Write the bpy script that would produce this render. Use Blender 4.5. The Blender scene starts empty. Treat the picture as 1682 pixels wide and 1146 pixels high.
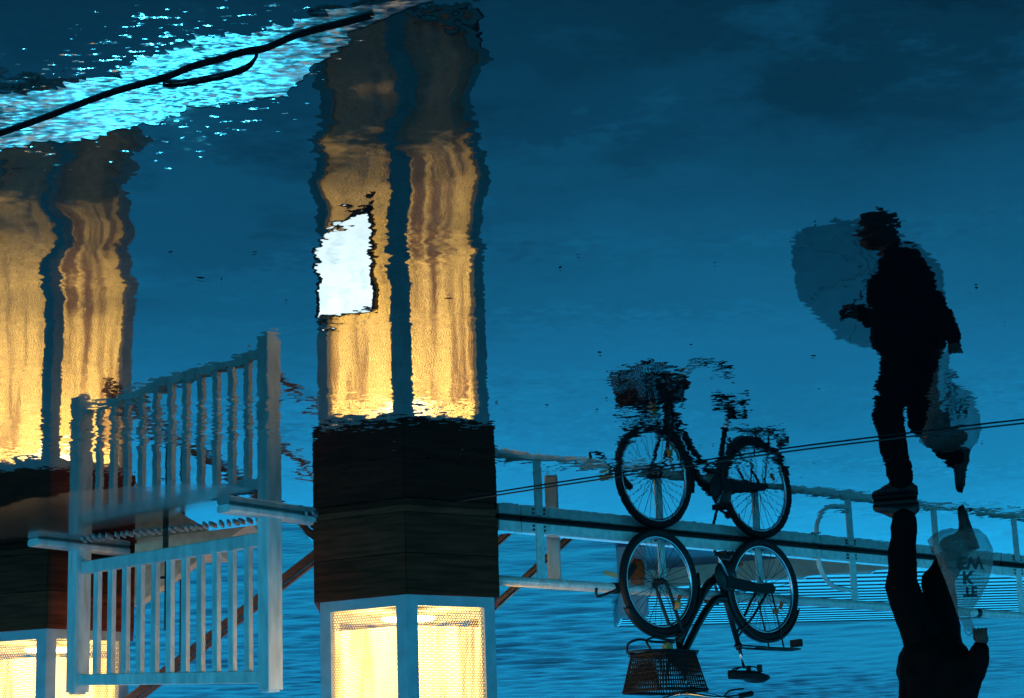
import bpy, bmesh, math, random
from mathutils import Vector, Matrix, Quaternion
random.seed(7)
PI = math.pi
R = math.radians
scene = bpy.context.scene
COL = scene.collection

# ------------------------------------------------------------------ camera
# the picture is a puddle shot printed upside down: the camera is held rolled by about 178 degrees
CAM_H, PITCH, ROLL, F_PX, W_PX = 1.86, R(13.6034), R(-2.0096), 3250.2, 1682.0
cam_data = bpy.data.cameras.new('camera')
cam = bpy.data.objects.new('camera', cam_data)
COL.objects.link(cam)
fw = Vector((0, math.cos(PITCH), -math.sin(PITCH)))
r0 = Vector((1, 0, 0)); u0 = r0.cross(fw)
rr = math.cos(ROLL)*r0 + math.sin(ROLL)*u0
uu = -math.sin(ROLL)*r0 + math.cos(ROLL)*u0
m3 = Matrix((-rr, -uu, -fw)).transposed()
cam.matrix_world = Matrix.Translation((0, 0, CAM_H)) @ m3.to_4x4()
cam_data.sensor_width = 36.0
cam_data.lens = 36.0*F_PX/W_PX
cam_data.clip_start = 0.05
cam_data.clip_end = 2000
scene.camera = cam

# ------------------------------------------------------------------ sky, sun, exposure
SUN_EL, SUN_ROT = R(10.0), R(180)
world = bpy.data.worlds.new('World'); scene.world = world; world.use_nodes = True
nt = world.node_tree; nt.nodes.clear()
def N(t, kind, **kw):
    n = t.nodes.new(kind)
    for k, v in kw.items(): setattr(n, k, v)
    return n
sky = N(nt, 'ShaderNodeTexSky', sky_type='NISHITA', sun_disc=False)
sky.sun_elevation = SUN_EL; sky.sun_rotation = SUN_ROT
sky.altitude = 0; sky.air_density = 0.3; sky.dust_density = 0.0; sky.ozone_density = 10.0
tint = N(nt, 'ShaderNodeMix', data_type='RGBA', blend_type='MULTIPLY')
tint.inputs['Factor'].default_value = 1.0
tint.inputs[7].default_value = (0.9, 1.09, 0.385, 1)          # tungsten white balance of the photograph
tcw = N(nt, 'ShaderNodeTexCoord')
mpw = N(nt, 'ShaderNodeMapping'); mpw.inputs['Scale'].default_value = (1.3, 1.3, 7.0)
nzw = N(nt, 'ShaderNodeTexNoise'); nzw.inputs['Scale'].default_value = 2.2; nzw.inputs['Detail'].default_value = 4
rmw = N(nt, 'ShaderNodeMapRange'); rmw.inputs[1].default_value = 0.35; rmw.inputs[2].default_value = 0.7
rmw.inputs[3].default_value = 1.12; rmw.inputs[4].default_value = 0.80
cl = N(nt, 'ShaderNodeMix', data_type='RGBA', blend_type='MULTIPLY'); cl.inputs['Factor'].default_value = 1.0
bg = N(nt, 'ShaderNodeBackground'); bg.inputs['Strength'].default_value = 0.115
wo = N(nt, 'ShaderNodeOutputWorld')
sepv = N(nt, 'ShaderNodeSeparateXYZ'); absv = N(nt, 'ShaderNodeMath', operation='ABSOLUTE'); comv = N(nt, 'ShaderNodeCombineXYZ')
nt.links.new(tcw.outputs['Generated'], sepv.inputs[0]); nt.links.new(sepv.outputs[2], absv.inputs[0])
for i_ in (0, 1): nt.links.new(sepv.outputs[i_], comv.inputs[i_])
nt.links.new(absv.outputs[0], comv.inputs[2]); nt.links.new(comv.outputs[0], sky.inputs['Vector'])
nt.links.new(sky.outputs[0], tint.inputs[6])
nt.links.new(tcw.outputs['Generated'], mpw.inputs[0]); nt.links.new(mpw.outputs[0], nzw.inputs['Vector'])
nt.links.new(nzw.outputs[0], rmw.inputs[0])
nt.links.new(tint.outputs[2], cl.inputs[6]); nt.links.new(rmw.outputs[0], cl.inputs[7])
nt.links.new(cl.outputs[2], bg.inputs['Color']); nt.links.new(bg.outputs[0], wo.inputs[0])

sun_d = bpy.data.lights.new('sun', 'SUN'); sun_d.energy = 0.006; sun_d.angle = R(12); sun_d.color = (0.25, 0.75, 1.0)
sun = bpy.data.objects.new('sun', sun_d); COL.objects.link(sun)
sun.rotation_euler = (R(-80), 0, -SUN_ROT)
vs = scene.view_settings
vs.view_transform = 'Standard'; vs.look = 'None'; vs.gamma = 1.0; vs.use_curve_mapping = False
vs.exposure = 2.75
cy = scene.cycles
cy.use_denoising = True
cy.max_bounces = 8; cy.glossy_bounces = 5; cy.transparent_max_bounces = 24; cy.diffuse_bounces = 3
cy.caustics_reflective = False; cy.caustics_refractive = False
cy.sample_clamp_indirect = 6.0

# ------------------------------------------------------------------ materials
MATS = {}
def mat(name, col, rough=0.6, metal=0.0, var=0.25, scale=14.0, stretch=(1, 1, 1), bump=0.0, emis=None, estr=0.0, spec=0.5, alpha=1.0, transl=0.0, objvar=0.0):
    m = bpy.data.materials.new(name); m.use_nodes = True
    t = m.node_tree; b = t.nodes['Principled BSDF']
    b.inputs['Roughness'].default_value = rough; b.inputs['Metallic'].default_value = metal
    b.inputs['Specular IOR Level'].default_value = spec
    tc = N(t, 'ShaderNodeTexCoord'); mp = N(t, 'ShaderNodeMapping'); mp.inputs['Scale'].default_value = stretch
    nz = N(t, 'ShaderNodeTexNoise'); nz.inputs['Scale'].default_value = scale; nz.inputs['Detail'].default_value = 5
    t.links.new(tc.outputs['Object'], mp.inputs[0]); t.links.new(mp.outputs[0], nz.inputs['Vector'])
    cr = N(t, 'ShaderNodeValToRGB')
    lo = [c*(1 - var) for c in col]; hi = [min(1, c*(1 + var)) for c in col]
    cr.color_ramp.elements[0].position = 0.3; cr.color_ramp.elements[1].position = 0.7
    cr.color_ramp.elements[0].color = (*lo, 1); cr.color_ramp.elements[1].color = (*hi, 1)
    oi = N(t, 'ShaderNodeObjectInfo'); hv = N(t, 'ShaderNodeHueSaturation'); vr = N(t, 'ShaderNodeMapRange')
    vr.inputs[3].default_value = 1 - objvar; vr.inputs[4].default_value = 1 + objvar
    t.links.new(oi.outputs['Random'], vr.inputs[0]); t.links.new(vr.outputs[0], hv.inputs['Value'])
    t.links.new(nz.outputs[0], cr.inputs[0]); t.links.new(cr.outputs[0], hv.inputs['Color']); t.links.new(hv.outputs[0], b.inputs['Base Color'])
    if bump:
        bp = N(t, 'ShaderNodeBump'); bp.inputs['Strength'].default_value = bump; bp.inputs['Distance'].default_value = 0.004
        t.links.new(nz.outputs[0], bp.inputs['Height']); t.links.new(bp.outputs[0], b.inputs['Normal'])
    if emis:
        b.inputs['Emission Color'].default_value = (*emis, 1); b.inputs['Emission Strength'].default_value = estr
    if alpha < 1: b.inputs['Alpha'].default_value = alpha
    if transl:
        b.inputs['Transmission Weight'].default_value = transl
    MATS[name] = m
    return m

mat('painted_steel', (0.42, 0.46, 0.50), 0.5, 0.0, 0.15, 9, bump=0.05)
mat('white_paint', (0.66, 0.66, 0.64), 0.55, 0.0, 0.22, 18, stretch=(1, 1, 0.25), bump=0.12, objvar=0.10)
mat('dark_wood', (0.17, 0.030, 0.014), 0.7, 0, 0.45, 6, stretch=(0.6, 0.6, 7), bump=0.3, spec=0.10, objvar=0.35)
mat('rail_paint', (0.74, 0.78, 0.75), 0.2, 0, 0.18, 22, bump=0.08, spec=0.9, objvar=0.06)
mat('rust', (0.05, 0.03, 0.02), 0.8, 0, 0.5, 30, bump=0.3)
mat('brown_wood', (0.17, 0.055, 0.026), 0.5, 0, 0.35, 8, stretch=(1, 1, 6), bump=0.15)
mat('orange_varnish', (0.45, 0.15, 0.045), 0.35, 0, 0.25, 9)
mat('beige_concrete', (0.74, 0.56, 0.38), 0.8, 0, 0.15, 20, bump=0.3)
mat('pile_wood', (0.46, 0.50, 0.48), 0.75, 0, 0.25, 9, stretch=(3, 3, 0.4), bump=0.3)
mat('black_metal', (0.006, 0.006, 0.007), 0.45, 0.0, 0.3, 20)
mat('black_plastic', (0.004, 0.004, 0.005), 0.7, 0.0, 0.3, 20)
mat('rubber', (0.006, 0.006, 0.007), 0.75, 0.0, 0.3, 60, bump=0.2)
mat('chrome', (0.55, 0.57, 0.60), 0.22, 1.0, 0.1, 20)
mat('steel_spoke', (0.05, 0.05, 0.055), 0.4, 0.5, 0.1, 20)
mat('orange_plastic', (0.85, 0.10, 0.01), 0.35, 0, 0.15, 30)
mat('amber_plastic', (0.62, 0.36, 0.14), 0.4, 0, 0.15, 30)
mat('black_cloth', (0.003, 0.003, 0.0035), 0.9, 0, 0.35, 30, bump=0.5, spec=0.1)
mat('trouser_cloth', (0.003, 0.003, 0.0035), 0.9, 0, 0.35, 40, bump=0.4, spec=0.1)
mat('shoe_leather', (0.008, 0.008, 0.009), 0.55, 0, 0.3, 20)
mat('skin', (0.08, 0.03, 0.02), 0.6, 0, 0.12, 25)
mat('hair', (0.008, 0.006, 0.006), 0.8, 0, 0.4, 60, bump=0.5)
mat('pontoon_plank', (0.84, 0.87, 0.82), 0.10, 0, 0.08, 6, stretch=(0.5, 6, 1), bump=0.02, spec=1.0, objvar=0.06)
mat('pontoon_edge', (0.78, 0.56, 0.38), 0.7, 0, 0.15, 6, bump=0.15)
mat('grey_panel', (0.52, 0.56, 0.55), 0.7, 0, 0.15, 6)
mat('stone_rib', (0.36, 0.38, 0.38), 0.85, 0, 0.25, 30, bump=0.4)
mat('tar', (0.006, 0.006, 0.007), 0.95, 0, 0.4, 40, bump=0.4, spec=0.1)
mat('ink', (0.012, 0.014, 0.018), 0.6, 0, 0.2, 20)
mat('leaf_litter', (0.03, 0.02, 0.012), 0.85, 0, 0.4, 40)
mat('cable_sheath', (0.02, 0.022, 0.025), 0.5, 0, 0.3, 30)
WARM = (1.0, 0.56, 0.20)
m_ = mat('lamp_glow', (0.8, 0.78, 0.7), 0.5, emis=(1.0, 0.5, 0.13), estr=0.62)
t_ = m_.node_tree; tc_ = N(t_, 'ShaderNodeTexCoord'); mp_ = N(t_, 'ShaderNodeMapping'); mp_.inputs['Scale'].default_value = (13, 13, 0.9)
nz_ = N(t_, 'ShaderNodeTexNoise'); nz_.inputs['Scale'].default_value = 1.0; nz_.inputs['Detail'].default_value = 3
cr_ = N(t_, 'ShaderNodeValToRGB')  # dark streaks painted into the glow for the moiré of the perforated sheets
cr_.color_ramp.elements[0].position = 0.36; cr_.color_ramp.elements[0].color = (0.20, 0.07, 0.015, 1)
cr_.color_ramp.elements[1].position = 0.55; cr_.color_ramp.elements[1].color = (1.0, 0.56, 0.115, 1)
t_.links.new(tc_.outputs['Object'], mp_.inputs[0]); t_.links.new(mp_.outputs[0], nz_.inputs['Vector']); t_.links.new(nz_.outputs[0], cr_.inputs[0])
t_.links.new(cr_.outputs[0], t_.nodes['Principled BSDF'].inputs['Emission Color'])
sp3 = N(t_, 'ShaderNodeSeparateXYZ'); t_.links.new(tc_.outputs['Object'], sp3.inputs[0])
rg3 = N(t_, 'ShaderNodeMapRange')                                   # glow painted to fade upward, as light from the foot falls off
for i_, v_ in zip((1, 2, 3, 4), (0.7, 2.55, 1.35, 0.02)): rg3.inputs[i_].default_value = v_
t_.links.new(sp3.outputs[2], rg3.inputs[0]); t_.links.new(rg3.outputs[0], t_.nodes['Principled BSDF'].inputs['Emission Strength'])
mat('uplight_glow', (0.9, 0.9, 0.85), 0.5, emis=(1.0, 0.92, 0.72), estr=2.5)
mat('street_lamp_glow', (0.9, 0.9, 0.9), 0.5, emis=(0.30, 0.86, 1.0), estr=0.3)
mat('inner_white', (0.7, 0.68, 0.6), 0.8)

def lit_screen():
    m = mat('lit_screen', (0.8, 0.8, 0.8), 0.4, var=0.05, emis=(0.80, 0.98, 1.0), estr=0.82)
    t = m.node_tree; b = t.nodes['Principled BSDF']
    tc = N(t, 'ShaderNodeTexCoord'); nz = N(t, 'ShaderNodeTexNoise'); nz.inputs['Scale'].default_value = 9
    cr = N(t, 'ShaderNodeValToRGB')
    cr.color_ramp.elements[0].position = 0.25; cr.color_ramp.elements[0].color = (0.50, 0.68, 0.72, 1)
    cr.color_ramp.elements[1].position = 0.55; cr.color_ramp.elements[1].color = (0.80, 0.98, 1.0, 1)
    t.links.new(tc.outputs['Object'], nz.inputs['Vector']); t.links.new(nz.outputs[0], cr.inputs[0])
    t.links.new(cr.outputs[0], b.inputs['Emission Color'])
lit_screen()

def perforated():
    """sheet steel with round holes on a hexagonal lattice; the UV map is in metres"""
    m = bpy.data.materials.new('perforated_sheet'); m.use_nodes = True; t = m.node_tree
    b = t.nodes['Principled BSDF']; out = t.nodes['Material Output']
    b.inputs['Base Color'].default_value = (0.42, 0.36, 0.28, 1); b.inputs['Roughness'].default_value = 0.6
    p = 0.0175
    uv = N(t, 'ShaderNodeUVMap')
    def lat(off):
        a = N(t, 'ShaderNodeVectorMath', operation='ADD'); a.inputs[1].default_value = (off[0], off[1], 0)
        w = N(t, 'ShaderNodeVectorMath', operation='WRAP')
        w.inputs[1].default_value = (p/2, p*0.866, 1); w.inputs[2].default_value = (-p/2, -p*0.866, -1)
        l = N(t, 'ShaderNodeVectorMath', operation='LENGTH')
        t.links.new(uv.outputs[0], a.inputs[0]); t.links.new(a.outputs[0], w.inputs[0]); t.links.new(w.outputs[0], l.inputs[0])
        return l
    l1 = lat((0, 0)); l2 = lat((p/2, p*0.866))
    mn = N(t, 'ShaderNodeMath', operation='MINIMUM')
    t.links.new(l1.outputs['Value'], mn.inputs[0]); t.links.new(l2.outputs['Value'], mn.inputs[1])
    ls = N(t, 'ShaderNodeMath', operation='LESS_THAN'); ls.inputs[1].default_value = p*0.385
    t.links.new(mn.outputs[0], ls.inputs[0])
    tr = N(t, 'ShaderNodeBsdfTransparent'); mx = N(t, 'ShaderNodeMixShader')
    t.links.new(ls.outputs[0], mx.inputs[0]); t.links.new(b.outputs[0], mx.inputs[1]); t.links.new(tr.outputs[0], mx.inputs[2])
    t.links.new(mx.outputs[0], out.inputs[0])
    MATS['perforated_sheet'] = m
perforated()

def thin_sheet(name, col, opacity, rough, wrinkle=0.0, vary=0.14):
    """thin plastic film: part of the light goes straight through, the rest is scattered and reflected"""
    m = bpy.data.materials.new(name); m.use_nodes = True; t = m.node_tree
    b = t.nodes['Principled BSDF']; out = t.nodes['Material Output']
    b.inputs['Base Color'].default_value = (*col, 1); b.inputs['Roughness'].default_value = rough
    tc = N(t, 'ShaderNodeTexCoord'); nz = N(t, 'ShaderNodeTexNoise'); nz.inputs['Scale'].default_value = 11; nz.inputs['Detail'].default_value = 3
    t.links.new(tc.outputs['Object'], nz.inputs['Vector'])
    bp = N(t, 'ShaderNodeBump'); bp.inputs['Strength'].default_value = 0.6; bp.inputs['Distance'].default_value = wrinkle
    t.links.new(nz.outputs[0], bp.inputs['Height']); t.links.new(bp.outputs[0], b.inputs['Normal'])
    tl = N(t, 'ShaderNodeBsdfTranslucent'); tl.inputs[0].default_value = (*col, 1)
    m1 = N(t, 'ShaderNodeMixShader'); m1.inputs[0].default_value = 0.5
    tr = N(t, 'ShaderNodeBsdfTransparent'); tr.inputs[0].default_value = (0.9, 0.95, 0.95, 1)
    m2 = N(t, 'ShaderNodeMixShader')
    rg = N(t, 'ShaderNodeMapRange'); rg.inputs[1].default_value = 0.3; rg.inputs[2].default_value = 0.7
    rg.inputs[3].default_value = max(0, opacity - vary); rg.inputs[4].default_value = min(1, opacity + vary)
    t.links.new(nz.outputs[0], rg.inputs[0]); t.links.new(rg.outputs[0], m2.inputs[0])
    t.links.new(b.outputs[0], m1.inputs[1]); t.links.new(tl.outputs[0], m1.inputs[2])
    t.links.new(tr.outputs[0], m2.inputs[1]); t.links.new(m1.outputs[0], m2.inputs[2]); t.links.new(m2.outputs[0], out.inputs[0])
    MATS[name] = m
thin_sheet('clear_plastic', (0.34, 0.38, 0.36), 0.42, 0.3, 0.03)
thin_sheet('umbrella_film', (0.04, 0.038, 0.03), 0.62, 0.6, 0.0003, 0.03)

# --- ground -------------------------------------------------------
EDGE_P, EDGE_D = (0.957, 4.995), (0.905, 0.425)        # foot of the puddle: a line on the ground and its direction
def vmath(t, op, a, b=None):
    n = N(t, 'ShaderNodeMath', operation=op)
    for i, v in enumerate((a, b)):
        if v is None: continue
        if isinstance(v, (int, float)): n.inputs[i].default_value = v
        else: t.links.new(v, n.inputs[i])
    return n.outputs[0]
def smooth(t, x, a, b, lo=0.0, hi=1.0):
    n = N(t, 'ShaderNodeMapRange', interpolation_type='SMOOTHSTEP')
    t.links.new(x, n.inputs[0])
    for i, v in zip((1, 2, 3, 4), (a, b, lo, hi)): n.inputs[i].default_value = v
    return n.outputs[0]
def noise(t, vec, scale, detail=3, stretch=None, rough=0.5):
    n = N(t, 'ShaderNodeTexNoise'); n.inputs['Scale'].default_value = scale; n.inputs['Detail'].default_value = detail
    n.inputs['Roughness'].default_value = rough
    if stretch:
        mp = N(t, 'ShaderNodeMapping'); mp.inputs['Scale'].default_value = stretch
        t.links.new(vec, mp.inputs[0]); vec = mp.outputs[0]
    t.links.new(vec, n.inputs['Vector'])
    return n
def tilt_normal(t, parts):
    """a surface normal from noise slopes: parts = [(colour socket, amplitude socket or number)]"""
    acc = None
    for c, a in parts:
        s = N(t, 'ShaderNodeVectorMath', operation='SUBTRACT'); s.inputs[1].default_value = (0.5, 0.5, 0.5)
        t.links.new(c, s.inputs[0])
        k = N(t, 'ShaderNodeVectorMath', operation='SCALE')
        t.links.new(s.outputs[0], k.inputs[0])
        if isinstance(a, (int, float)): k.inputs['Scale'].default_value = a
        else: t.links.new(a, k.inputs['Scale'])
        if acc is None: acc = k.outputs[0]
        else:
            ad = N(t, 'ShaderNodeVectorMath', operation='ADD'); t.links.new(acc, ad.inputs[0]); t.links.new(k.outputs[0], ad.inputs[1]); acc = ad.outputs[0]
    fl = N(t, 'ShaderNodeVectorMath', operation='MULTIPLY'); fl.inputs[1].default_value = (1, 1, 0)
    t.links.new(acc, fl.inputs[0])
    up = N(t, 'ShaderNodeVectorMath', operation='ADD'); up.inputs[1].default_value = (0, 0, 1); t.links.new(fl.outputs[0], up.inputs[0])
    nm = N(t, 'ShaderNodeVectorMath', operation='NORMALIZE'); t.links.new(up.outputs[0], nm.inputs[0])
    return nm.outputs[0]

def wet_asphalt():
    m = bpy.data.materials.new('wet_asphalt'); m.use_nodes = True; t = m.node_tree; b = t.nodes['Principled BSDF']
    g = N(t, 'ShaderNodeNewGeometry').outputs['Position']
    n1 = noise(t, g, 60, 2, (0.5, 1, 1)); n2 = noise(t, g, 16, 3); n3 = noise(t, g, 3.0, 3)
    cr = N(t, 'ShaderNodeValToRGB')
    cr.color_ramp.elements[0].color = (0.008, 0.008, 0.008, 1); cr.color_ramp.elements[1].color = (0.035, 0.033, 0.03, 1)
    t.links.new(n2.outputs[0], cr.inputs[0]); t.links.new(cr.outputs[0], b.inputs['Base Color'])
    amp = smooth(t, n3.outputs[0], 0.35, 0.65, 0.35, 0.9)
    t.links.new(tilt_normal(t, [(n1.outputs[1], amp), (n2.outputs[1], 0.25)]), b.inputs['Normal'])
    b.inputs['Roughness'].default_value = 0.30; b.inputs['IOR'].default_value = 1.4
    MATS['wet_asphalt'] = m
wet_asphalt()

def puddle_water():
    m = bpy.data.materials.new('puddle_water'); m.use_nodes = True; t = m.node_tree; b = t.nodes['Principled BSDF']
    out = t.nodes['Material Output']
    g = N(t, 'ShaderNodeNewGeometry').outputs['Position']
    sx = N(t, 'ShaderNodeSeparateXYZ'); t.links.new(g, sx.inputs[0])
    X, Y = sx.outputs[0], sx.outputs[1]
    fine = noise(t, g, 22, 2); mid = noise(t, g, 5, 2); zone = noise(t, g, 1.0, 3, (0.35, 1.5, 1))
    zamp = smooth(t, zone.outputs[0], 0.46, 0.68, 0.014, 0.05)
    wob = noise(t, g, 0.9, 2)                                        # a wind-ruffled band across the puddle
    yb = vmath(t, 'ADD', Y, vmath(t, 'MULTIPLY', vmath(t, 'SUBTRACT', wob.outputs[0], 0.5), 1.6))
    band = vmath(t, 'MULTIPLY', smooth(t, yb, 8.1, 8.7), smooth(t, yb, 9.3, 9.8, 1.0, 0.0))
    zamp = vmath(t, 'ADD', zamp, vmath(t, 'MULTIPLY', band, 0.024))
    low = noise(t, g, 1.7, 2)
    # grit showing through at the puddle's foot and along its margin
    d = vmath(t, 'ADD', vmath(t, 'MULTIPLY', vmath(t, 'SUBTRACT', X, EDGE_P[0]), -EDGE_D[1]), vmath(t, 'MULTIPLY', vmath(t, 'SUBTRACT', Y, EDGE_P[1]), EDGE_D[0]))
    near = smooth(t, vmath(t, 'ABSOLUTE', vmath(t, 'ADD', d, 0.22)), 0.15, 1.1, 1.0, 0.0)
    gr = noise(t, g, 44, 4, (0.42, 1, 1)); gl = noise(t, g, 2.6, 3)
    gsum = vmath(t, 'ADD', vmath(t, 'MULTIPLY', gr.outputs[0], 0.72), vmath(t, 'MULTIPLY', gl.outputs[0], 0.28))
    left = smooth(t, X, -0.1, 0.6, 0.0, 1.0)
    thr = vmath(t, 'SUBTRACT', 0.825, vmath(t, 'MULTIPLY', vmath(t, 'MULTIPLY', near, left), 0.25))
    spot = smooth(t, vmath(t, 'SUBTRACT', gsum, thr), 0.0, 0.02)
    # the shallow crown of the paving by the balustrade
    ex = vmath(t, 'SUBTRACT', X, 2.55); ey = vmath(t, 'SUBTRACT', Y, 11.35)
    ca, sa = math.cos(R(40)), math.sin(R(40))
    a1 = vmath(t, 'ADD', vmath(t, 'MULTIPLY', ex, ca), vmath(t, 'MULTIPLY', ey, sa))
    a2 = vmath(t, 'SUBTRACT', vmath(t, 'MULTIPLY', ey, ca), vmath(t, 'MULTIPLY', ex, sa))
    r2 = vmath(t, 'ADD', vmath(t, 'POWER', vmath(t, 'ABSOLUTE', vmath(t, 'DIVIDE', a1, 1.25)), 2.0), vmath(t, 'POWER', vmath(t, 'ABSOLUTE', vmath(t, 'DIVIDE', a2, 0.52)), 2.0))
    cn = noise(t, g, 3.5, 4)
    crown = smooth(t, vmath(t, 'ADD', r2, vmath(t, 'MULTIPLY', vmath(t, 'SUBTRACT', cn.outputs[0], 0.5), 1.2)), 0.86, 1.0, 0.74, 0.0)
    t.links.new(tilt_normal(t, [(fine.outputs[1], zamp), (mid.outputs[1], vmath(t, 'MULTIPLY', zamp, 0.7)), (low.outputs[1], vmath(t, 'ADD', 0.004, vmath(t, 'MULTIPLY', vmath(t, 'MULTIPLY', smooth(t, d, 0.0, 2.4, 1.0, 0.0), smooth(t, d, -0.12, 0.1)), 0.125)))]), b.inputs['Normal'])
    b.inputs['Base Color'].default_value = (0.004, 0.006, 0.008, 1); b.inputs['Roughness'].default_value = 0.015
    b.inputs['IOR'].default_value = 1.36
    w = N(t, 'ShaderNodeBsdfPrincipled')
    cr = N(t, 'ShaderNodeValToRGB'); cr.color_ramp.elements[0].color = (0.02, 0.02, 0.017, 1); cr.color_ramp.elements[1].color = (0.11, 0.105, 0.085, 1)
    t.links.new(cn.outputs[0], cr.inputs[0]); t.links.new(cr.outputs[0], w.inputs['Base Color'])
    w.inputs['Roughness'].default_value = 0.16
    gn = noise(t, g, 60, 2)
    t.links.new(tilt_normal(t, [(gn.outputs[1], vmath(t, 'ADD', 0.05, vmath(t, 'MULTIPLY', spot, 0.6)))]), w.inputs['Normal'])
    mx = N(t, 'ShaderNodeMixShader'); t.links.new(vmath(t, 'MAXIMUM', spot, crown), mx.inputs[0])
    t.links.new(b.outputs[0], mx.inputs[1]); t.links.new(w.outputs[0], mx.inputs[2]); t.links.new(mx.outputs[0], out.inputs[0])
    MATS['puddle_water'] = m
puddle_water()

def sea_water():
    m = bpy.data.materials.new('sea_water'); m.use_nodes = True; t = m.node_tree; b = t.nodes['Principled BSDF']
    geo = N(t, 'ShaderNodeNewGeometry'); g = geo.outputs['Position']
    n2 = noise(t, g, 7, 3, (0.6, 1, 1))
    bp = N(t, 'ShaderNodeBump'); bp.inputs['Strength'].default_value = 0.5; bp.inputs['Distance'].default_value = 0.03
    t.links.new(n2.outputs[0], bp.inputs['Height']); t.links.new(bp.outputs[0], b.inputs['Normal'])
    b.inputs['Base Color'].default_value = (0.006, 0.04, 0.085, 1); b.inputs['Roughness'].default_value = 0.30
    b.inputs['IOR'].default_value = 1.33
    MATS['sea_water'] = m
sea_water()

# ------------------------------------------------------------------ mesh helpers
def frame_of(d):
    d = d.normalized()
    a = Vector((0, 0, 1)) if abs(d.z) < 0.95 else Vector((1, 0, 0))
    x = d.cross(a).normalized(); y = x.cross(d).normalized()
    return x, y
class G:
    def __init__(s): s.v = []; s.f = []; s.uv = None
    def add(s, vs_, fs):
        o = len(s.v); s.v += [Vector(p) for p in vs_]; s.f += [tuple(i + o for i in q) for q in fs]; return s
    def box(s, c, size, M=None):
        hx, hy, hz = [k/2 for k in size]; c = Vector(c)
        ps = [Vector((x, y, z)) for z in (-hz, hz) for y in (-hy, hy) for x in (-hx, hx)]
        if M is not None: ps = [M @ p for p in ps]
        return s.add([c + p for p in ps], [(0, 2, 3, 1), (4, 5, 7, 6), (0, 1, 5, 4), (2, 6, 7, 3), (0, 4, 6, 2), (1, 3, 7, 5)])
    def beam(s, p0, p1, w, h, bev=0.0):
        """square bar from p0 to p1; w sideways, h in the upright plane"""
        p0, p1 = Vector(p0), Vector(p1); x, y = frame_of(p1 - p0)
        if bev > 0:
            a, b = w/2, h/2
            prof = [(-a + bev, -b), (a - bev, -b), (a, -b + bev), (a, b - bev), (a - bev, b), (-a + bev, b), (-a, b - bev), (-a, -b + bev)]
        else: prof = [(-w/2, -h/2), (w/2, -h/2), (w/2, h/2), (-w/2, h/2)]
        n = len(prof)
        vs_ = [p0 + x*a + y*b for a, b in prof] + [p1 + x*a + y*b for a, b in prof]
        fs = [(i, (i + 1) % n, n + (i + 1) % n, n + i) for i in range(n)] + [tuple(range(n))[::-1], tuple(range(n, 2*n))]
        return s.add(vs_, fs)
    def tube(s, pts, r, n=8, closed=False, cap=True):
        pts = [Vector(p) for p in pts]; k = len(pts)
        rs = r if isinstance(r, (list, tuple)) else [r]*k
        vs_ = []; px = None
        for i, p in enumerate(pts):
            if closed: d = pts[(i + 1) % k] - pts[i - 1]
            else: d = pts[min(i + 1, k - 1)] - pts[max(i - 1, 0)]
            d.normalize()
            if px is None: x, y = frame_of(d)
            else:
                x = (px - d*px.dot(d)).normalized(); y = x.cross(d).normalized()
            px = x
            vs_ += [p + (x*math.cos(2*PI*j/n) + y*math.sin(2*PI*j/n))*rs[i] for j in range(n)]
        fs = []
        for i in range(k if closed else k - 1):
            a, b = i*n, ((i + 1) % k)*n
            fs += [(a + j, a + (j + 1) % n, b + (j + 1) % n, b + j) for j in range(n)]
        if cap and not closed:
            fs += [tuple(range(n))[::-1], tuple((k - 1)*n + j for j in range(n))]
        return s.add(vs_, fs)
    def ball(s, c, r, n=10, sc=(1, 1, 1), M=None):
        c = Vector(c); vs_ = []; fs = []; m = n//2 + 1
        for i in range(m + 1):
            a = PI*i/m
            for j in range(n):
                q = Vector((math.sin(a)*math.cos(2*PI*j/n)*r*sc[0], math.sin(a)*math.sin(2*PI*j/n)*r*sc[1], math.cos(a)*r*sc[2]))
                vs_.append(c + (M @ q if M is not None else q))
        for i in range(m):
            for j in range(n):
                fs.append((i*n + j, (i + 1)*n + j, (i + 1)*n + (j + 1) % n, i*n + (j + 1) % n))
        return s.add(vs_, fs)
    def capsule(s, a, b, ra, rb, n=12):
        """tapered limb with round ends"""
        a, b = Vector(a), Vector(b); d = (b - a).normalized()
        pts = []; rs = []
        for k in range(4): t_ = PI/2*(1 - k/4); pts.append(a - d*ra*math.sin(t_)); rs.append(max(1e-4, ra*math.cos(t_)))
        for k in range(5): pts.append(a.lerp(b, k/4)); rs.append(ra + (rb - ra)*k/4)
        for k in range(1, 5): t_ = PI/2*k/4; pts.append(b + d*rb*math.sin(t_)); rs.append(max(1e-4, rb*math.cos(t_)))
        return s.tube(pts, rs, n)
    def prism(s, poly, z0, z1):
        n = len(poly)
        return s.add([(x, y, z0) for x, y in poly] + [(x, y, z1) for x, y in poly],
                     [(i, (i + 1) % n, n + (i + 1) % n, n + i) for i in range(n)] + [tuple(range(n))[::-1], tuple(range(n, 2*n))])
    def lathe(s, prof, n=24, c=(0, 0, 0), M=None):
        c = Vector(c); vs_ = []; fs = []; k = len(prof)
        for r_, z in prof:
            for j in range(n):
                p = Vector((r_*math.cos(2*PI*j/n), r_*math.sin(2*PI*j/n), z)); vs_.append(c + (M @ p if M is not None else p))
        for i in range(k - 1):
            fs += [(i*n + j, i*n + (j + 1) % n, (i + 1)*n + (j + 1) % n, (i + 1)*n + j) for j in range(n)]
        return s.add(vs_, fs)
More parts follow.
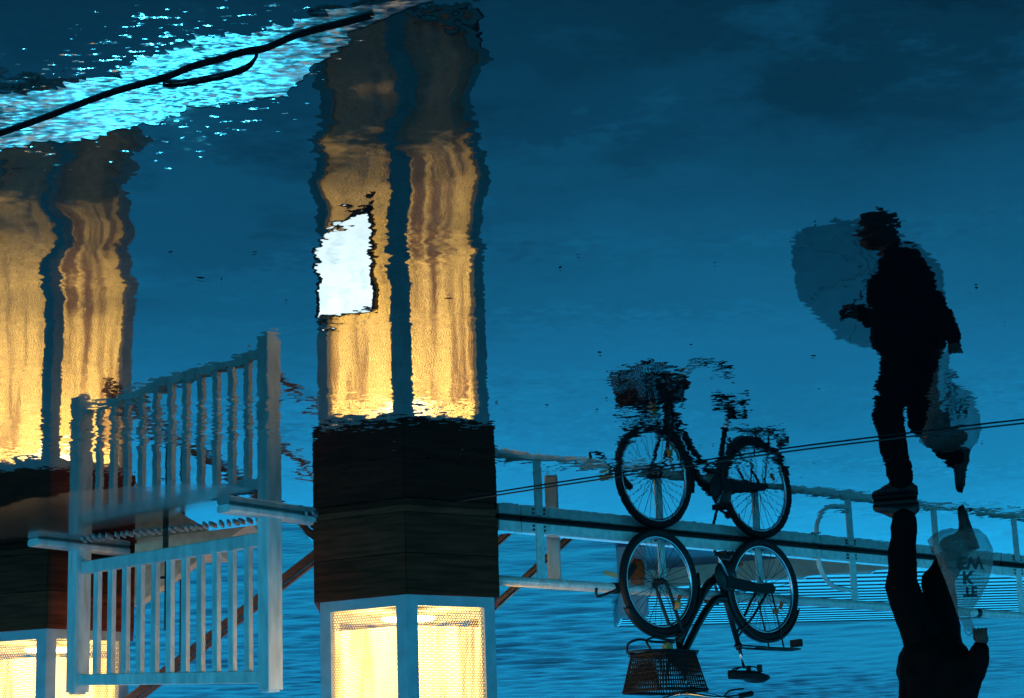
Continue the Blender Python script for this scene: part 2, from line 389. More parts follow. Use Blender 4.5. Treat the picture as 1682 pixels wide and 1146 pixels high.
    def build(s, name, m, parent=None, world=False, smooth_=False, uv=None):
        off = Vector((0, 0, 0))
        if world and parent is not None:
            p = parent
            while p is not None: off += p.location; p = p.parent
        me = bpy.data.meshes.new(name)
        me.from_pydata([tuple(v - off) for v in s.v], [], s.f)
        me.validate()
        bm = bmesh.new(); bm.from_mesh(me); bmesh.ops.recalc_face_normals(bm, faces=bm.faces); bm.to_mesh(me); bm.free()
        if uv is not None:
            lay = me.uv_layers.new(name='UVMap')
            for lp in me.loops: lay.data[lp.index].uv = uv[lp.vertex_index]
        me.materials.append(MATS[m])
        if smooth_: me.polygons.foreach_set('use_smooth', [True]*len(me.polygons))
        o = bpy.data.objects.new(name, me); COL.objects.link(o)
        if parent is not None: o.parent = parent
        return o
def thing(name, label, cat, loc=(0, 0, 0), rz=0.0, group=None):
    o = bpy.data.objects.new(name, None); COL.objects.link(o)
    o.location = loc; o.rotation_euler = (0, 0, rz); o.empty_display_size = 0.1
    return tag(o, label, cat, group)
def tag(o, label=None, cat=None, group=None, kind=None):
    if label: o['label'] = label
    if cat: o['category'] = cat
    if group: o['group'] = group
    if kind: o['kind'] = kind
    return o
def copy_tree(o, parent=None):
    c = o.copy(); COL.objects.link(c); c.parent = parent
    for ch in [k for k in bpy.data.objects if k.parent == o]: copy_tree(ch, c)
    return c
def V(*a): return Vector(a)
def spline(pts, k=6):
    """Catmull-Rom through the points"""
    P = [Vector(p) for p in pts]; P = [P[0]*2 - P[1]] + P + [P[-1]*2 - P[-2]]; out = []
    for i in range(1, len(P) - 2):
        for j in range(k):
            t_ = j/k; a, b, c, d = P[i - 1:i + 3]
            out.append(0.5*((2*b) + (c - a)*t_ + (2*a - 5*b + 4*c - d)*t_**2 + (3*b - a - 3*c + d)*t_**3))
    return out + [P[-2]]

# ------------------------------------------------------------------ setting
RB = V(0.02, 12.154, 0); RD = V(-0.76, 0.65, 0).normalized(); RN = V(0.65, 0.76, 0).normalized()   # the quay railing: start, run, outward
def rail(t_, out=0.0, z=0.0): return RB + RD*t_ + RN*out + V(0, 0, z)
e0 = rail(0.05, 0.16); e1 = rail(60, 0.16)
quay = [(-48, -12), (60, -12), (60, 60), (13.0, 60), (3.1, 14.1), (2.46, 13.9), (2.46, 12.47), (1.36, 11.90), (1.36, 12.78), (0.08, 12.78), (e0.x, e0.y), (e1.x, e1.y)]
g = G(); g.prism(quay, -3.0, 0.0)
pavement = tag(g.build('pavement', 'wet_asphalt'), 'dark wet asphalt quay pavement with glistening grit', None, kind='structure')

# puddle sheet: ragged near foot, reaching to the quay edge
def ragged(a, b, k, amp):
    a, b = Vector(a), Vector(b); n = Vector((-(b - a).y, (b - a).x)).normalized(); pts = []
    for i in range(k):
        t_ = i/k
        w = sum(math.sin(t_*k*fq + ph)*am for fq, ph, am in ((0.13, 1.0, 1.0), (0.37, 2.2, 0.5), (0.9, 0.4, 0.3), (2.1, 3.0, 0.2)))
        pts.append(a.lerp(b, t_) + n*amp*(w*0.6 + random.uniform(-0.4, 0.4)))
    return [(p.x, p.y) for p in pts]
foot = ragged((9, 8.7), (1.45, 5.20), 60, 0.03) + ragged((1.45, 5.20), (0.55, 4.80), 70, 0.035) + ragged((0.55, 4.80), (0.36, 4.42), 30, 0.02) + ragged((0.36, 4.42), (0.15, 4.24), 20, 0.008) + ragged((0.15, 4.24), (-0.5, 3.70), 40, 0.008) + ragged((-0.5, 3.70), (-6, 2.2), 40, 0.01)
e2 = rail(0.05, 0.155); e3 = rail(24, 0.155)
pud = foot + [(-16, 2.2), (e3.x, e3.y), (e2.x, e2.y), (0.09, 12.77), (1.35, 12.77), (1.35, 11.905), (2.455, 12.465), (2.455, 13.89), (3.11, 14.11), (4.2, 19.2), (9, 19.2)]
g = G(); g.add([(x, y, 0.0015) for x, y in pud], [tuple(range(len(pud)))])
puddle = g.build('puddle', 'puddle_water'); bm = bmesh.new(); bm.from_mesh(puddle.data); bmesh.ops.triangulate(bm, faces=bm.faces); bm.to_mesh(puddle.data); bm.free()
for p in puddle.data.polygons:
    if p.normal.z < 0: p.flip()
tag(puddle, 'still puddle mirroring the dusk sky', None, kind='structure')

up_ = ragged((-0.6, 3.56), (0.15, 4.205), 40, 0.006) + ragged((0.15, 4.205), (0.42, 4.28), 20, 0.012) + ragged((0.42, 4.28), (1.32, 4.80), 80, 0.045) + ragged((1.32, 4.80), (9, 8.2), 60, 0.03)
pud2 = up_ + [(14, 8.2), (14, 0.5), (-0.6, 0.5)]
g = G(); g.add([(x, y, 0.0015) for x, y in pud2], [tuple(range(len(pud2)))])
puddle2 = g.build('puddle', 'puddle_water'); bm = bmesh.new(); bm.from_mesh(puddle2.data); bmesh.ops.triangulate(bm, faces=bm.faces); bm.to_mesh(puddle2.data); bm.free()
for p in puddle2.data.polygons:
    if p.normal.z < 0: p.flip()
tag(puddle2, 'dark puddle on the far side of the glistening asphalt strip', None, kind='structure')

import numpy as np
def make_sea():
    rng = np.random.default_rng(5)
    xs = np.arange(-22, 16.01, 0.10); ys = np.arange(10.6, 62.01, 0.11)
    XX, YY = np.meshgrid(xs, ys); Z = np.zeros_like(XX)
    for _ in range(46):
        lam = 0.25*(1.5/0.25)**rng.random(); a = rng.normal(-1.35, 0.7); ph = rng.random()*6.28
        k = 2*np.pi/lam; Z += np.sin(k*(XX*np.cos(a) + YY*np.sin(a)) + ph)*0.019/k
    Z *= 0.75 + 0.5*np.sin(XX*0.41 + 1.0)*np.sin(YY*0.23)
    ex = np.minimum.reduce([XX + 22, 16 - XX, 62 - YY]); Z *= np.clip(ex/2.0, 0, 1); Z -= 1.0
    nx, ny = len(xs), len(ys)
    co = np.stack([XX, YY, Z], -1).reshape(-1, 3)
    idx = np.arange(nx*ny).reshape(ny, nx)
    q = np.stack([idx[:-1, :-1], idx[:-1, 1:], idx[1:, 1:], idx[1:, :-1]], -1).reshape(-1, 4)
    x0, x1, y0, y1 = -22.0, xs[-1], ys[0], ys[-1]; B = 600.0
    ring = np.array([(-B, -60, -1), (B, -60, -1), (B, 900, -1), (-B, 900, -1), (x0, y0, -1), (x1, y0, -1), (x1, y1, -1), (x0, y1, -1)])
    o = len(co); co = np.concatenate([co, ring]); rq = np.array([(0, 1, 5, 4), (1, 2, 6, 5), (2, 3, 7, 6), (3, 0, 4, 7)]) + o
    me = bpy.data.meshes.new('sea'); me.from_pydata(co.tolist(), [], np.concatenate([q, rq]).tolist())
    me.polygons.foreach_set('use_smooth', [True]*len(me.polygons)); me.materials.append(MATS['sea_water'])
    ob = bpy.data.objects.new('sea', me); COL.objects.link(ob)
    return tag(ob, 'rippled blue harbour water behind the quay', None, kind='structure')
make_sea()

# tar seams in the paving: raised ragged ribbons
def seam(pts, w):
    P = spline([(x, y, 0) for x, y in pts], 10); L = []; Rr = []; T = []
    for i, p in enumerate(P):
        d = (P[min(i + 1, len(P) - 1)] - P[max(i - 1, 0)]).normalized(); n = V(-d.y, d.x, 0)
        a = w*(0.4 + 0.9*random.random()); b = w*(0.4 + 0.9*random.random())
        L.append(p + n*a + V(0, 0, 0.001)); T.append(p + V(0, 0, 0.010)); Rr.append(p - n*b + V(0, 0, 0.001))
    k = len(P); g = G()
    g.add(L + T + Rr, [(i, i + 1, k + i + 1, k + i) for i in range(k - 1)] + [(k + i, k + i + 1, 2*k + i + 1, 2*k + i) for i in range(k - 1)])
    return g
CR = [(1.9, 5.42), (1.281, 4.966), (1.104, 4.829), (0.996, 4.748), (0.906, 4.694), (0.839, 4.654), (0.759, 4.589), (0.68, 4.545), (0.627, 4.512), (0.571, 4.492), (0.497, 4.425), (0.437, 4.388), (0.378, 4.358), (0.30, 4.315)]
seam(CR, 0.0095).build('seam', 'tar', pavement)
seam([(0.86, 4.70), (0.813, 4.703), (0.723, 4.671), (0.653, 4.631), (0.617, 4.583), (0.594, 4.515)], 0.004).build('seam', 'tar', pavement)

# ------------------------------------------------------------------ lit hexagonal columns
HA = 0.635
COL_H = 3.30
def hexv(r_, k, z): a = R(267.5 + 60*k); return V(r_*math.cos(a), r_*math.sin(a), z)
def make_column():
    t = thing('light_column', 'hexagonal lantern column with glowing perforated panels and dark timber base, between railing and balustrade', 'lantern', (0.687, 12.068, 0))
    fr = HA - 0.038
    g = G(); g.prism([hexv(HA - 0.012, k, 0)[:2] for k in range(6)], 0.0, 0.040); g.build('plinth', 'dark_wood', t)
    for k in range(6):
        for z0, z1 in ((0.045, 0.281), (0.286, 0.524)):
            dz = random.uniform(-0.002, 0.002)
            a0, b0 = hexv(HA + dz, k, 0), hexv(HA + dz, k + 1, 0); a1, b1 = hexv(HA - 0.03, k, 0), hexv(HA - 0.03, k + 1, 0)
            q = 0.002; d = (b0 - a0).normalized()*q
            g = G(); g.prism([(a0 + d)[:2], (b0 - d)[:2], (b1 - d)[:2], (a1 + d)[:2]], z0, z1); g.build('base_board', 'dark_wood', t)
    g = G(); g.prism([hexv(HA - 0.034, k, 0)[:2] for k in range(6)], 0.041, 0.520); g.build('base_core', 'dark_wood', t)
    ZT = COL_H - 0.10; Z0, Z1 = 0.585, ZT - 0.06
    for k in range(6):
        v = hexv(fr, k, 0); m = hexv(fr - 0.03, k, 0)
        dp = (hexv(fr, k + 1, 0) - v).normalized(); dm = (hexv(fr, k - 1, 0) - v).normalized()
        w = 0.072
        g = G(); g.prism([(v + dp*w)[:2], v[:2], (v + dm*w)[:2], (m + dm*(w - 0.004))[:2], m[:2], (m + dp*(w - 0.004))[:2]], 0.521, ZT)
        g.build('corner_post', 'painted_steel', t)
    for k in range(6):
        a, b = hexv(fr, k, 0), hexv(fr, k + 1, 0); d = (b - a).normalized(); n = V(d.y, -d.x, 0)
        if n.dot(a) < 0: n = -n
        p0, p1 = a + d*0.0725, b - d*0.0725
        for z0, z1 in ((0.521, Z0), (Z1, ZT)):
            g = G(); g.prism([(p0 - n*0.001)[:2], (p1 - n*0.001)[:2], (p1 - n*0.028)[:2], (p0 - n*0.028)[:2]], z0, z1); g.build('frame_rail', 'painted_steel', t)
        g = G(); ins = n*0.014; L = (p1 - p0).length
        g.add([p0 - ins + V(0, 0, Z0), p1 - ins + V(0, 0, Z0), p1 - ins + V(0, 0, Z1), p0 - ins + V(0, 0, Z1)], [(0, 1, 2, 3)])
        pan = g.build('perforated_panel', 'perforated_sheet', t, uv=[(0, 0), (L, 0), (L, Z1 - Z0), (0, Z1 - Z0)])
    g = G(); g.prism([hexv(fr - 0.045, k, 0)[:2] for k in range(6)], 0.5205, 0.535); g.build('floor_plate', 'inner_white', t)
    g = G(); g.lathe([(0.0, 0.56), (0.06, 0.56), (0.165, 0.585), (0.17, 0.60), (0.0, 0.60)], 32); g.build('uplight', 'inner_white', t)
    g = G(); g.lathe([(0.0, 0.604), (0.155, 0.604), (0.155, 0.610), (0.0, 0.612)], 32); g.build('uplight_lens', 'uplight_glow', t)
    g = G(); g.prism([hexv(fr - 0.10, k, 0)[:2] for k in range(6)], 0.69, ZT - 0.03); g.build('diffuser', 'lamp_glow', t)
    g = G(); g.prism([hexv(fr + 0.03, k, 0)[:2] for k in range(6)], ZT + 0.001, ZT + 0.06)
    vs_ = [hexv(fr + 0.03, k, ZT + 0.0605) for k in range(6)] + [V(0, 0, ZT + 0.14)]
    g.add(vs_, [(k, (k + 1) % 6, 6) for k in range(6)]); g.build('roof_cap', 'painted_steel', t)
    return t
col1 = make_column()
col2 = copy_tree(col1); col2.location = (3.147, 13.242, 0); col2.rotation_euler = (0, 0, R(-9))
col2['label'] = 'hexagonal lantern column with glowing perforated panels and dark timber base, behind the white balustrade'
col1['group'] = col2['group'] = 'lantern columns on the quay'

# lit notice board on the column's face
a_ = R(297.5); nb_n = V(math.cos(a_), math.sin(a_), 0); nb_d = V(-nb_n.y, nb_n.x, 0)      # nb_d points towards +X
nb_c = V(0.687, 12.068, 0) + nb_n*0.548 + nb_d*0.06
nb = thing('notice_board', 'small bright white lit notice board with black frame on the lantern column', 'sign', (nb_c.x, nb_c.y, 1.17), math.atan2(nb_d.y, nb_d.x))
g = G(); g.box((0, 0.0, 0.37), (0.42, 0.03, 0.70)); g.build('back_plate', 'black_metal', nb)
g = G()
for sx_ in (-1, 1): g.box((sx_*0.200, -0.022, 0.37), (0.020, 0.012, 0.70))
for zz in (0.030, 0.710): g.box((0, -0.022, zz), (0.379, 0.012, 0.020))
g.add([(-0.21, -0.029, 0.721), (0.06, -0.029, 0.721), (-0.21, -0.029, 0.80), (-0.21, -0.01, 0.721), (0.06, -0.01, 0.721), (-0.21, -0.01, 0.80)], [(0, 1, 2), (3, 5, 4), (0, 3, 4, 1), (1, 4, 5, 2), (2, 5, 3, 0)])
g.build('frame', 'black_metal', nb)
g = G(); g.box((0, -0.0185, 0.37), (0.378, 0.006, 0.658)); g.build('screen', 'lit_screen', nb)

# ------------------------------------------------------------------ balustrade
FL, FR = V(2.80, 12.55, 0), V(1.455, 11.50, 0)
fd = (FL - FR); FLEN = fd.length; fd.normalize()
bal = thing('balustrade', 'white painted balustrade section on T-shaped feet beside the lantern column', 'fence', FR, math.atan2(fd.y, fd.x))
def slab(c, size, bev=0.004):
    g = G(); sx_, sy_, sz_ = size
    g.beam(V(c[0], c[1], c[2] - sz_/2), V(c[0], c[1], c[2] + sz_/2), sy_, sx_, bev); return g
# local x runs along the fence from the near post to the far one; local -y... faces the camera side
for x0 in (0.0, FLEN):
    dz_ = 0.0 if x0 == 0 else -0.10
    p = slab((x0, 0, 0.53 + dz_/2), (0.085, 0.125, 1.02 + dz_), 0.006).build('post', 'white_paint', bal)
    g = G(); g.beam((x0, -0.37, 0.026), (x0, 0.37, 0.026), 0.11, 0.046, 0.012); g.build('foot', 'white_paint', p)
    slab((x0, 0, 1.0475 + dz_), (0.06, 0.09, 0.013), 0.003).build('cap', 'white_paint', p)
inner = 0.0445
for z, hh in ((0.163, 0.078), (0.965, 0.07)):
    g = G(); g.beam((inner, 0, z), (FLEN - inner, 0, z - (0.10 if z > 0.5 else 0)), 0.05, hh, 0.005); g.build('rail', 'white_paint', bal)
proto = None
for i in range(11):
    x0 = inner + (FLEN - 2*inner)*(i + 1)/12
    if proto is None:
        g = G(); g.beam((0, 0, 0), (0, 0, 0.726), 0.036, 0.046, 0.003); proto = g.build('baluster', 'white_paint', bal); o = proto
    else:
        o = proto.copy(); COL.objects.link(o); o.parent = bal
    o.location = (x0, 0, 0.203); o.scale = (1, 1, (0.726 - 0.10*x0/FLEN)/0.726); o.rotation_euler = (0, 0, random.uniform(-0.03, 0.03))

# row of raised stone ribs along the quay edge
d0, d1 = V(2.74, 12.36, 0), V(1.20, 11.66, 0)
dr = thing('edge_ribs', 'row of small stone ribs set in the quay edge behind the balustrade', 'edging', d0)
rib = None; dd = (d1 - d0).normalized()
for i in range(34):
    if rib is None:
        g = G(); ang = Matrix.Rotation(math.atan2(dd.y, dd.x) + R(70), 3, 'Z'); g.box((0, 0, 0.008), (0.13, 0.015, 0.014), ang); rib = g.build('rib', 'stone_rib', dr); o = rib
    else: o = rib.copy(); COL.objects.link(o); o.parent = dr
    p = (d1 - d0)*(i/33); o.location = p + V(random.uniform(-.008, .008), random.uniform(-.01, .01), 0); o.scale = (random.uniform(.8, 1.1), random.uniform(.8, 1.2), 1)
    o.rotation_euler = (0, 0, random.uniform(-0.15, 0.15))

# ------------------------------------------------------------------ quay railing
rl = thing('quay_railing', 'low painted steel railing with tube handrail and heavy bottom beam along the quay edge', 'railing', RB)
posts_t = [0.16, 1.21, 2.14, 3.12, 4.10, 5.1, 6.2, 7.3]
MR = Matrix.Rotation(math.atan2(RD.y, RD.x), 3, 'Z')
joints = [-0.165, 0.02, 1.02, 2.80, 3.86, 4.9, 6.9, 9.0]
for a, b in zip(joints[:-1], joints[1:]):
    g = G(); g.beam(rail(a + 0.006, 0, 0.054), rail(b - 0.006, 0, 0.054), 0.08, 0.068, 0.006); g.build('beam', 'rail_paint', rl, True)
    g = G(); g.beam(rail(a + 0.01, 0, 0.013), rail(b - 0.01, 0, 0.0105), 0.07, 0.017); g.build('rubber_seat', 'rubber', rl, True)
for t_ in posts_t:
    g = G(); g.box(rail(t_, -0.046, 0.20), (0.062, 0.010, 0.34), MR); p = g.build('post', 'rail_paint', rl, True)
    for s_ in (-1, 1):
        for z in (0.042, 0.066):
            c = rail(t_ + 0.045*s_, -0.040, z); g = G(); g.tube([c, c - RN*0.010], 0.007, 6); g.build('bolt', 'rust', p, True)
g = G(); g.tube([rail(-0.19, -0.03, 0.395), rail(2.0, -0.03, 0.395), rail(4.6, -0.03, 0.395), rail(9.0, -0.03, 0.395)], 0.032, 16); tube = g.build('handrail', 'rail_paint', rl, True, True)
for t_ in (4.52, 7.8):
    g = G(); g.tube([rail(t_, -0.03, 0.395), rail(t_ + 0.05, -0.03, 0.395)], 0.035, 14); g.build('sleeve', 'black_metal', tube, True)

# ladder hoop beside the railing
hp_b = rail(2.72, -0.02)
lh = thing('ladder_hoop', 'bent steel ladder hoop curving from the beam to a railing post', 'ladder', hp_b)
P = spline([rail(2.74, -0.06, 0.092), rail(2.75, -0.06, 0.15), rail(2.81, -0.06, 0.235), rail(2.90, -0.06, 0.285), rail(3.10, -0.055, 0.300)], 6)
g = G(); g.tube(P, 0.017, 10); g.build('hoop', 'rail_paint', lh, True, True)
g = G(); g.box(rail(2.74, -0.05, 0.093), (0.07, 0.06, 0.008)); g.build('foot_plate', 'rail_paint', lh, True)

# square timber pile behind the railing
sp_ = rail(0.56, 0.28)
pl = thing('mooring_pile', 'short square timber mooring pile just behind the quay railing', 'pile', (sp_.x, sp_.y, -2))
g = G(); g.beam((0, 0, 0), (0, 0, 2.36), 0.085, 0.085, 0.01); g.build('shaft', 'pile_wood', pl)
g = G(); g.beam((0, 0, 2.36), (0, 0, 2.375), 0.07, 0.07, 0.01); g.build('cap', 'rust', pl)

# black hook clamped to the handrail
hk_t = 0.80
hk = thing('rail_hook', 'black bent hook clamped on the tube handrail by the front wheel', 'hook', rail(hk_t, -0.03, 0.395))
g = G(); c = rail(hk_t, -0.03, 0.395); g.tube([c - RD*0.03, c + RD*0.03], 0.037, 14); g.build('clamp', 'black_metal', hk, True, True)
g = G(); g.capsule(rail(hk_t, -0.08, 0.38), rail(hk_t + 0.10, -0.10, 0.26), 0.022, 0.024); g.build('grip', 'black_plastic', hk, True, True)
g = G(); g.tube(spline([rail(hk_t, -0.06, 0.40), rail(hk_t - 0.09, -0.08, 0.43), rail(hk_t - 0.20, -0.09, 0.46), rail(hk_t - 0.225, -0.09, 0.45), rail(hk_t - 0.22, -0.09, 0.41)], 5), 0.009, 8); g.build('hook_rod', 'black_metal', hk, True, True)
g = G(); g.box(rail(hk_t - 0.09, -0.085, 0.315), (0.085, 0.03, 0.028), Matrix.Rotation(0.3, 3, 'Y')); g.build('reflector', 'amber_plastic', hk, True)

# ------------------------------------------------------------------ quay stairs behind the balustrade
qs = thing('quay_stair', 'beige sloping stair cheek with brown handrail descending to the water', 'stairs', (2.3, 12.85, -1.2))
prof = [(2.47, 0.399), (2.40, 0.351), (2.001, 0.078), (1.45, -0.30), (0.9, -0.68), (0.35, -1.06), (0.35, -1.3), (2.47, -1.3)]
g = G(); n = len(prof)
g.add([(x, 12.66, z) for x, z in prof] + [(x, 12.82, z) for x, z in prof], [(i, (i + 1) % n, n + (i + 1) % n, n + i) for i in range(n)] + [tuple(range(n)), tuple(range(n, 2*n))[::-1]])
g.build('cheek_wall', 'beige_concrete', qs, True)
for i in range(7):
    x = 2.14 - i*0.24; z = 0.02 - i*0.165
    g = G(); g.box((x, 13.22, z - 0.09), (0.28, 0.78, 0.16)); g.build('step', 'beige_concrete', qs, True)
hr0, hr1 = V(2.75, 13.0, 1.105), V(0.45, 13.0, -0.60)
g = G(); g.beam(hr0, hr1, 0.07, 0.055, 0.004); g.build('handrail', 'brown_wood', qs, True)
g = G(); g.beam(hr0 - V(0, 0.02, -0.058), hr1 - V(0, 0.02, -0.058), 0.05, 0.022, 0.003); g.build('handrail_cap', 'brown_wood', qs, True)
for x in (2.22, 1.62, 0.72):
    zt = 1.105 + (x - 2.75)*0.741 - 0.03; zb = max(-1.3, 0.407 + (x - 2.482)*0.684 - 0.05)
    g = G(); g.beam((x, 12.99, zb - 0.4), (x, 12.99, zt), 0.03, 0.03); g.build('baluster', 'black_metal', qs, True)
# thin dark stake
sk = thing('marker_stake', 'thin dark metal stake standing on the quay behind the balustrade', 'stake', (2.165, 12.06, 0))
g = G(); g.tube([(0, 0, 0), (0, 0, 0.13)], 0.018, 10); g.build('sleeve', 'rust', sk)
g = G(); g.tube([(0, 0, 0.15), (0, 0, 0.62)], 0.006, 8); g.build('rod', 'black_metal', sk)
g = G(); g.tube([(-0.03, 0, 0.30), (0.03, 0, 0.30)], 0.008, 8); g.build('cleat', 'black_metal', sk)

# boarding gangway rails beyond the railing
bg_ = thing('boarding_gangway', 'steep gangway with varnished orange brown handrails rising from the harbour water', 'gangway', (-0.6, 15.1, -1.0))
sl = V(-0.621, 0, -0.534).normalized()
for y, x0, z0 in ((15.0, 0.235, 0.245), (15.4, 0.235, -0.27)):
    top = V(x0, y, z0) - sl*2.4; bot = V(x0, y, z0) + sl*1.75
    h_ = G(); h_.tube([top, bot], 0.020, 10); h_.build('handrail', 'orange_varnish', bg_, True, True)
    w_ = G(); w_.tube([top + V(0, -0.02, 0.050), bot + V(0, -0.02, 0.050)], 0.006, 8); w_.build('edge_wire', 'white_paint', bg_, True, True)
    k_ = G(); k_.beam(top + V(0, 0.02, 0.028), bot + V(0, 0.02, 0.028), 0.03, 0.018); k_.build('edge_strip', 'black_metal', bg_, True)
for i in range(2):
    c = V(0.235, 15.2, -0.75) - sl*(-0.35 + i*0.45)
    g = G(); g.box(c + V(0, 0, -0.35), (0.24, 0.42, 0.03)); g.build('tread', 'brown_wood', bg_, True)

# ------------------------------------------------------------------ pontoon
pt = thing('pontoon', 'floating pontoon with pale slatted deck and beige edge board on the harbour water', 'pontoon', (-3.2, 23.2, -1.0))
A0, A1 = V(-1.20, 23.1, 0), V(-8.6, 20.0, 0); ad = (A1 - A0).normalized()
an = V(-ad.y, ad.x, 0)
if an.y < 0: an = -an
g = G(); g.beam(A0 + V(0, 0, -0.90), A1 + V(0, 0, -0.90), 0.06, 0.235, 0.004); g.build('edge_board', 'pontoon_edge', pt, True)
pd = V(-0.80, 0.60, 0).normalized()
pk = 0
for i in range(24):
    w = 0.235
    c0 = A0 + an*(0.16 + 0.0) + V(0, 0, -0.80)
    # planks run across the picture, cut to the slanting edge
    yy = 20.2 + i*0.30
    x_left = A0.x + (yy - A0.y)/(A1.y - A0.y)*(A1.x - A0.x) if yy < A0.y else -1.2
    x_right = -9.6
    g = G(); g.beam((x_left - 0.12, yy + 0.06, -0.80), (x_right, yy + 0.06 + (x_left - x_right)*0.11, -0.80), 0.285, 0.035, 0.004); pk_o = g.build('plank', 'pontoon_plank', pt, True)
    g = G(); g.beam((x_left - 0.14, yy + 0.20, -0.7815), (x_right, yy + 0.20 + (x_left - x_right)*0.11, -0.7815), 0.055, 0.010); g.build('gap_strip', 'rubber', pk_o, True)  # dark strip laid on top in place of the shaded gap between planks
g = G(); g.prism([(A0.x - .05, A0.y + .06), (A1.x, A1.y + .06), (-9.6, 21.5), (-9.6, 29), (-1.3, 28)], -1.1, -0.83); g.build('float', 'grey_panel', pt, True)

# pale mooring post with orange fender at the pontoon's end
mp_ = thing('pontoon_post', 'pale grey square post at the end of the pontoon', 'post', (-1.19, 21.0, -1.3))
g = G(); g.beam((0, 0, 0), (0, 0, 1.02), 0.30, 0.30, 0.02); g.build('shaft', 'grey_panel', mp_)
g = G(); g.beam((0, 0, 1.021), (0, 0, 1.04), 0.26, 0.26, 0.02); g.build('cap', 'grey_panel', mp_)
fe = thing('boat_fender', 'faded orange boat fender hanging on the pale post', 'fender', (-1.24, 20.79, -0.85))
g = G(); g.lathe([(0.0, 0.0), (0.05, 0.01), (0.075, 0.05), (0.08, 0.22), (0.07, 0.29), (0.03, 0.32), (0.0, 0.325)], 16); g.build('body', 'orange_plastic', fe, smooth_=True)
g = G(); g.tube([(0, 0, 0.32), (0, 0.03, 0.42), (0, 0.06, 0.55)], 0.008, 6); g.build('rope', 'white_paint', fe)

# ------------------------------------------------------------------ cable and litter in the puddle
g = G(); P = spline([(0.35, 11.35, 0.011), (-0.106, 11.012, 0.011), (-0.75, 10.56, 0.011), (-1.371, 10.141, 0.011), (-1.9, 9.86, 0.011), (-2.41, 9.607, 0.011), (-3.4, 9.2, 0.011)], 8)
g.tube(P, 0.0045, 8); cb = g.build('cable', 'cable_sheath', smooth_=True)
tag(cb, 'thin dark cable lying across the puddle between bicycle and walker', 'cable')
lv = G()
for i in range(46):
    x, y = random.uniform(-2.6, 1.2), random.uniform(6.0, 11.0)
    a = random.uniform(0, 6.28); s_ = random.uniform(0.008, 0.022)
    ps = [(math.cos(a + q)*s_*k_, math.sin(a + q)*s_*k_) for q, k_ in ((0, 1), (1.2, .45), (PI, .9), (-1.3, .4))]
    lv.add([(x + p, y + q, 0.0055 + random.uniform(0, .004)) for p, q in ps], [(0, 1, 2, 3)])
tag(lv.build('leaf_litter', 'leaf_litter'), 'scattered specks of leaf litter floating on the puddle', 'litter', kind='stuff')

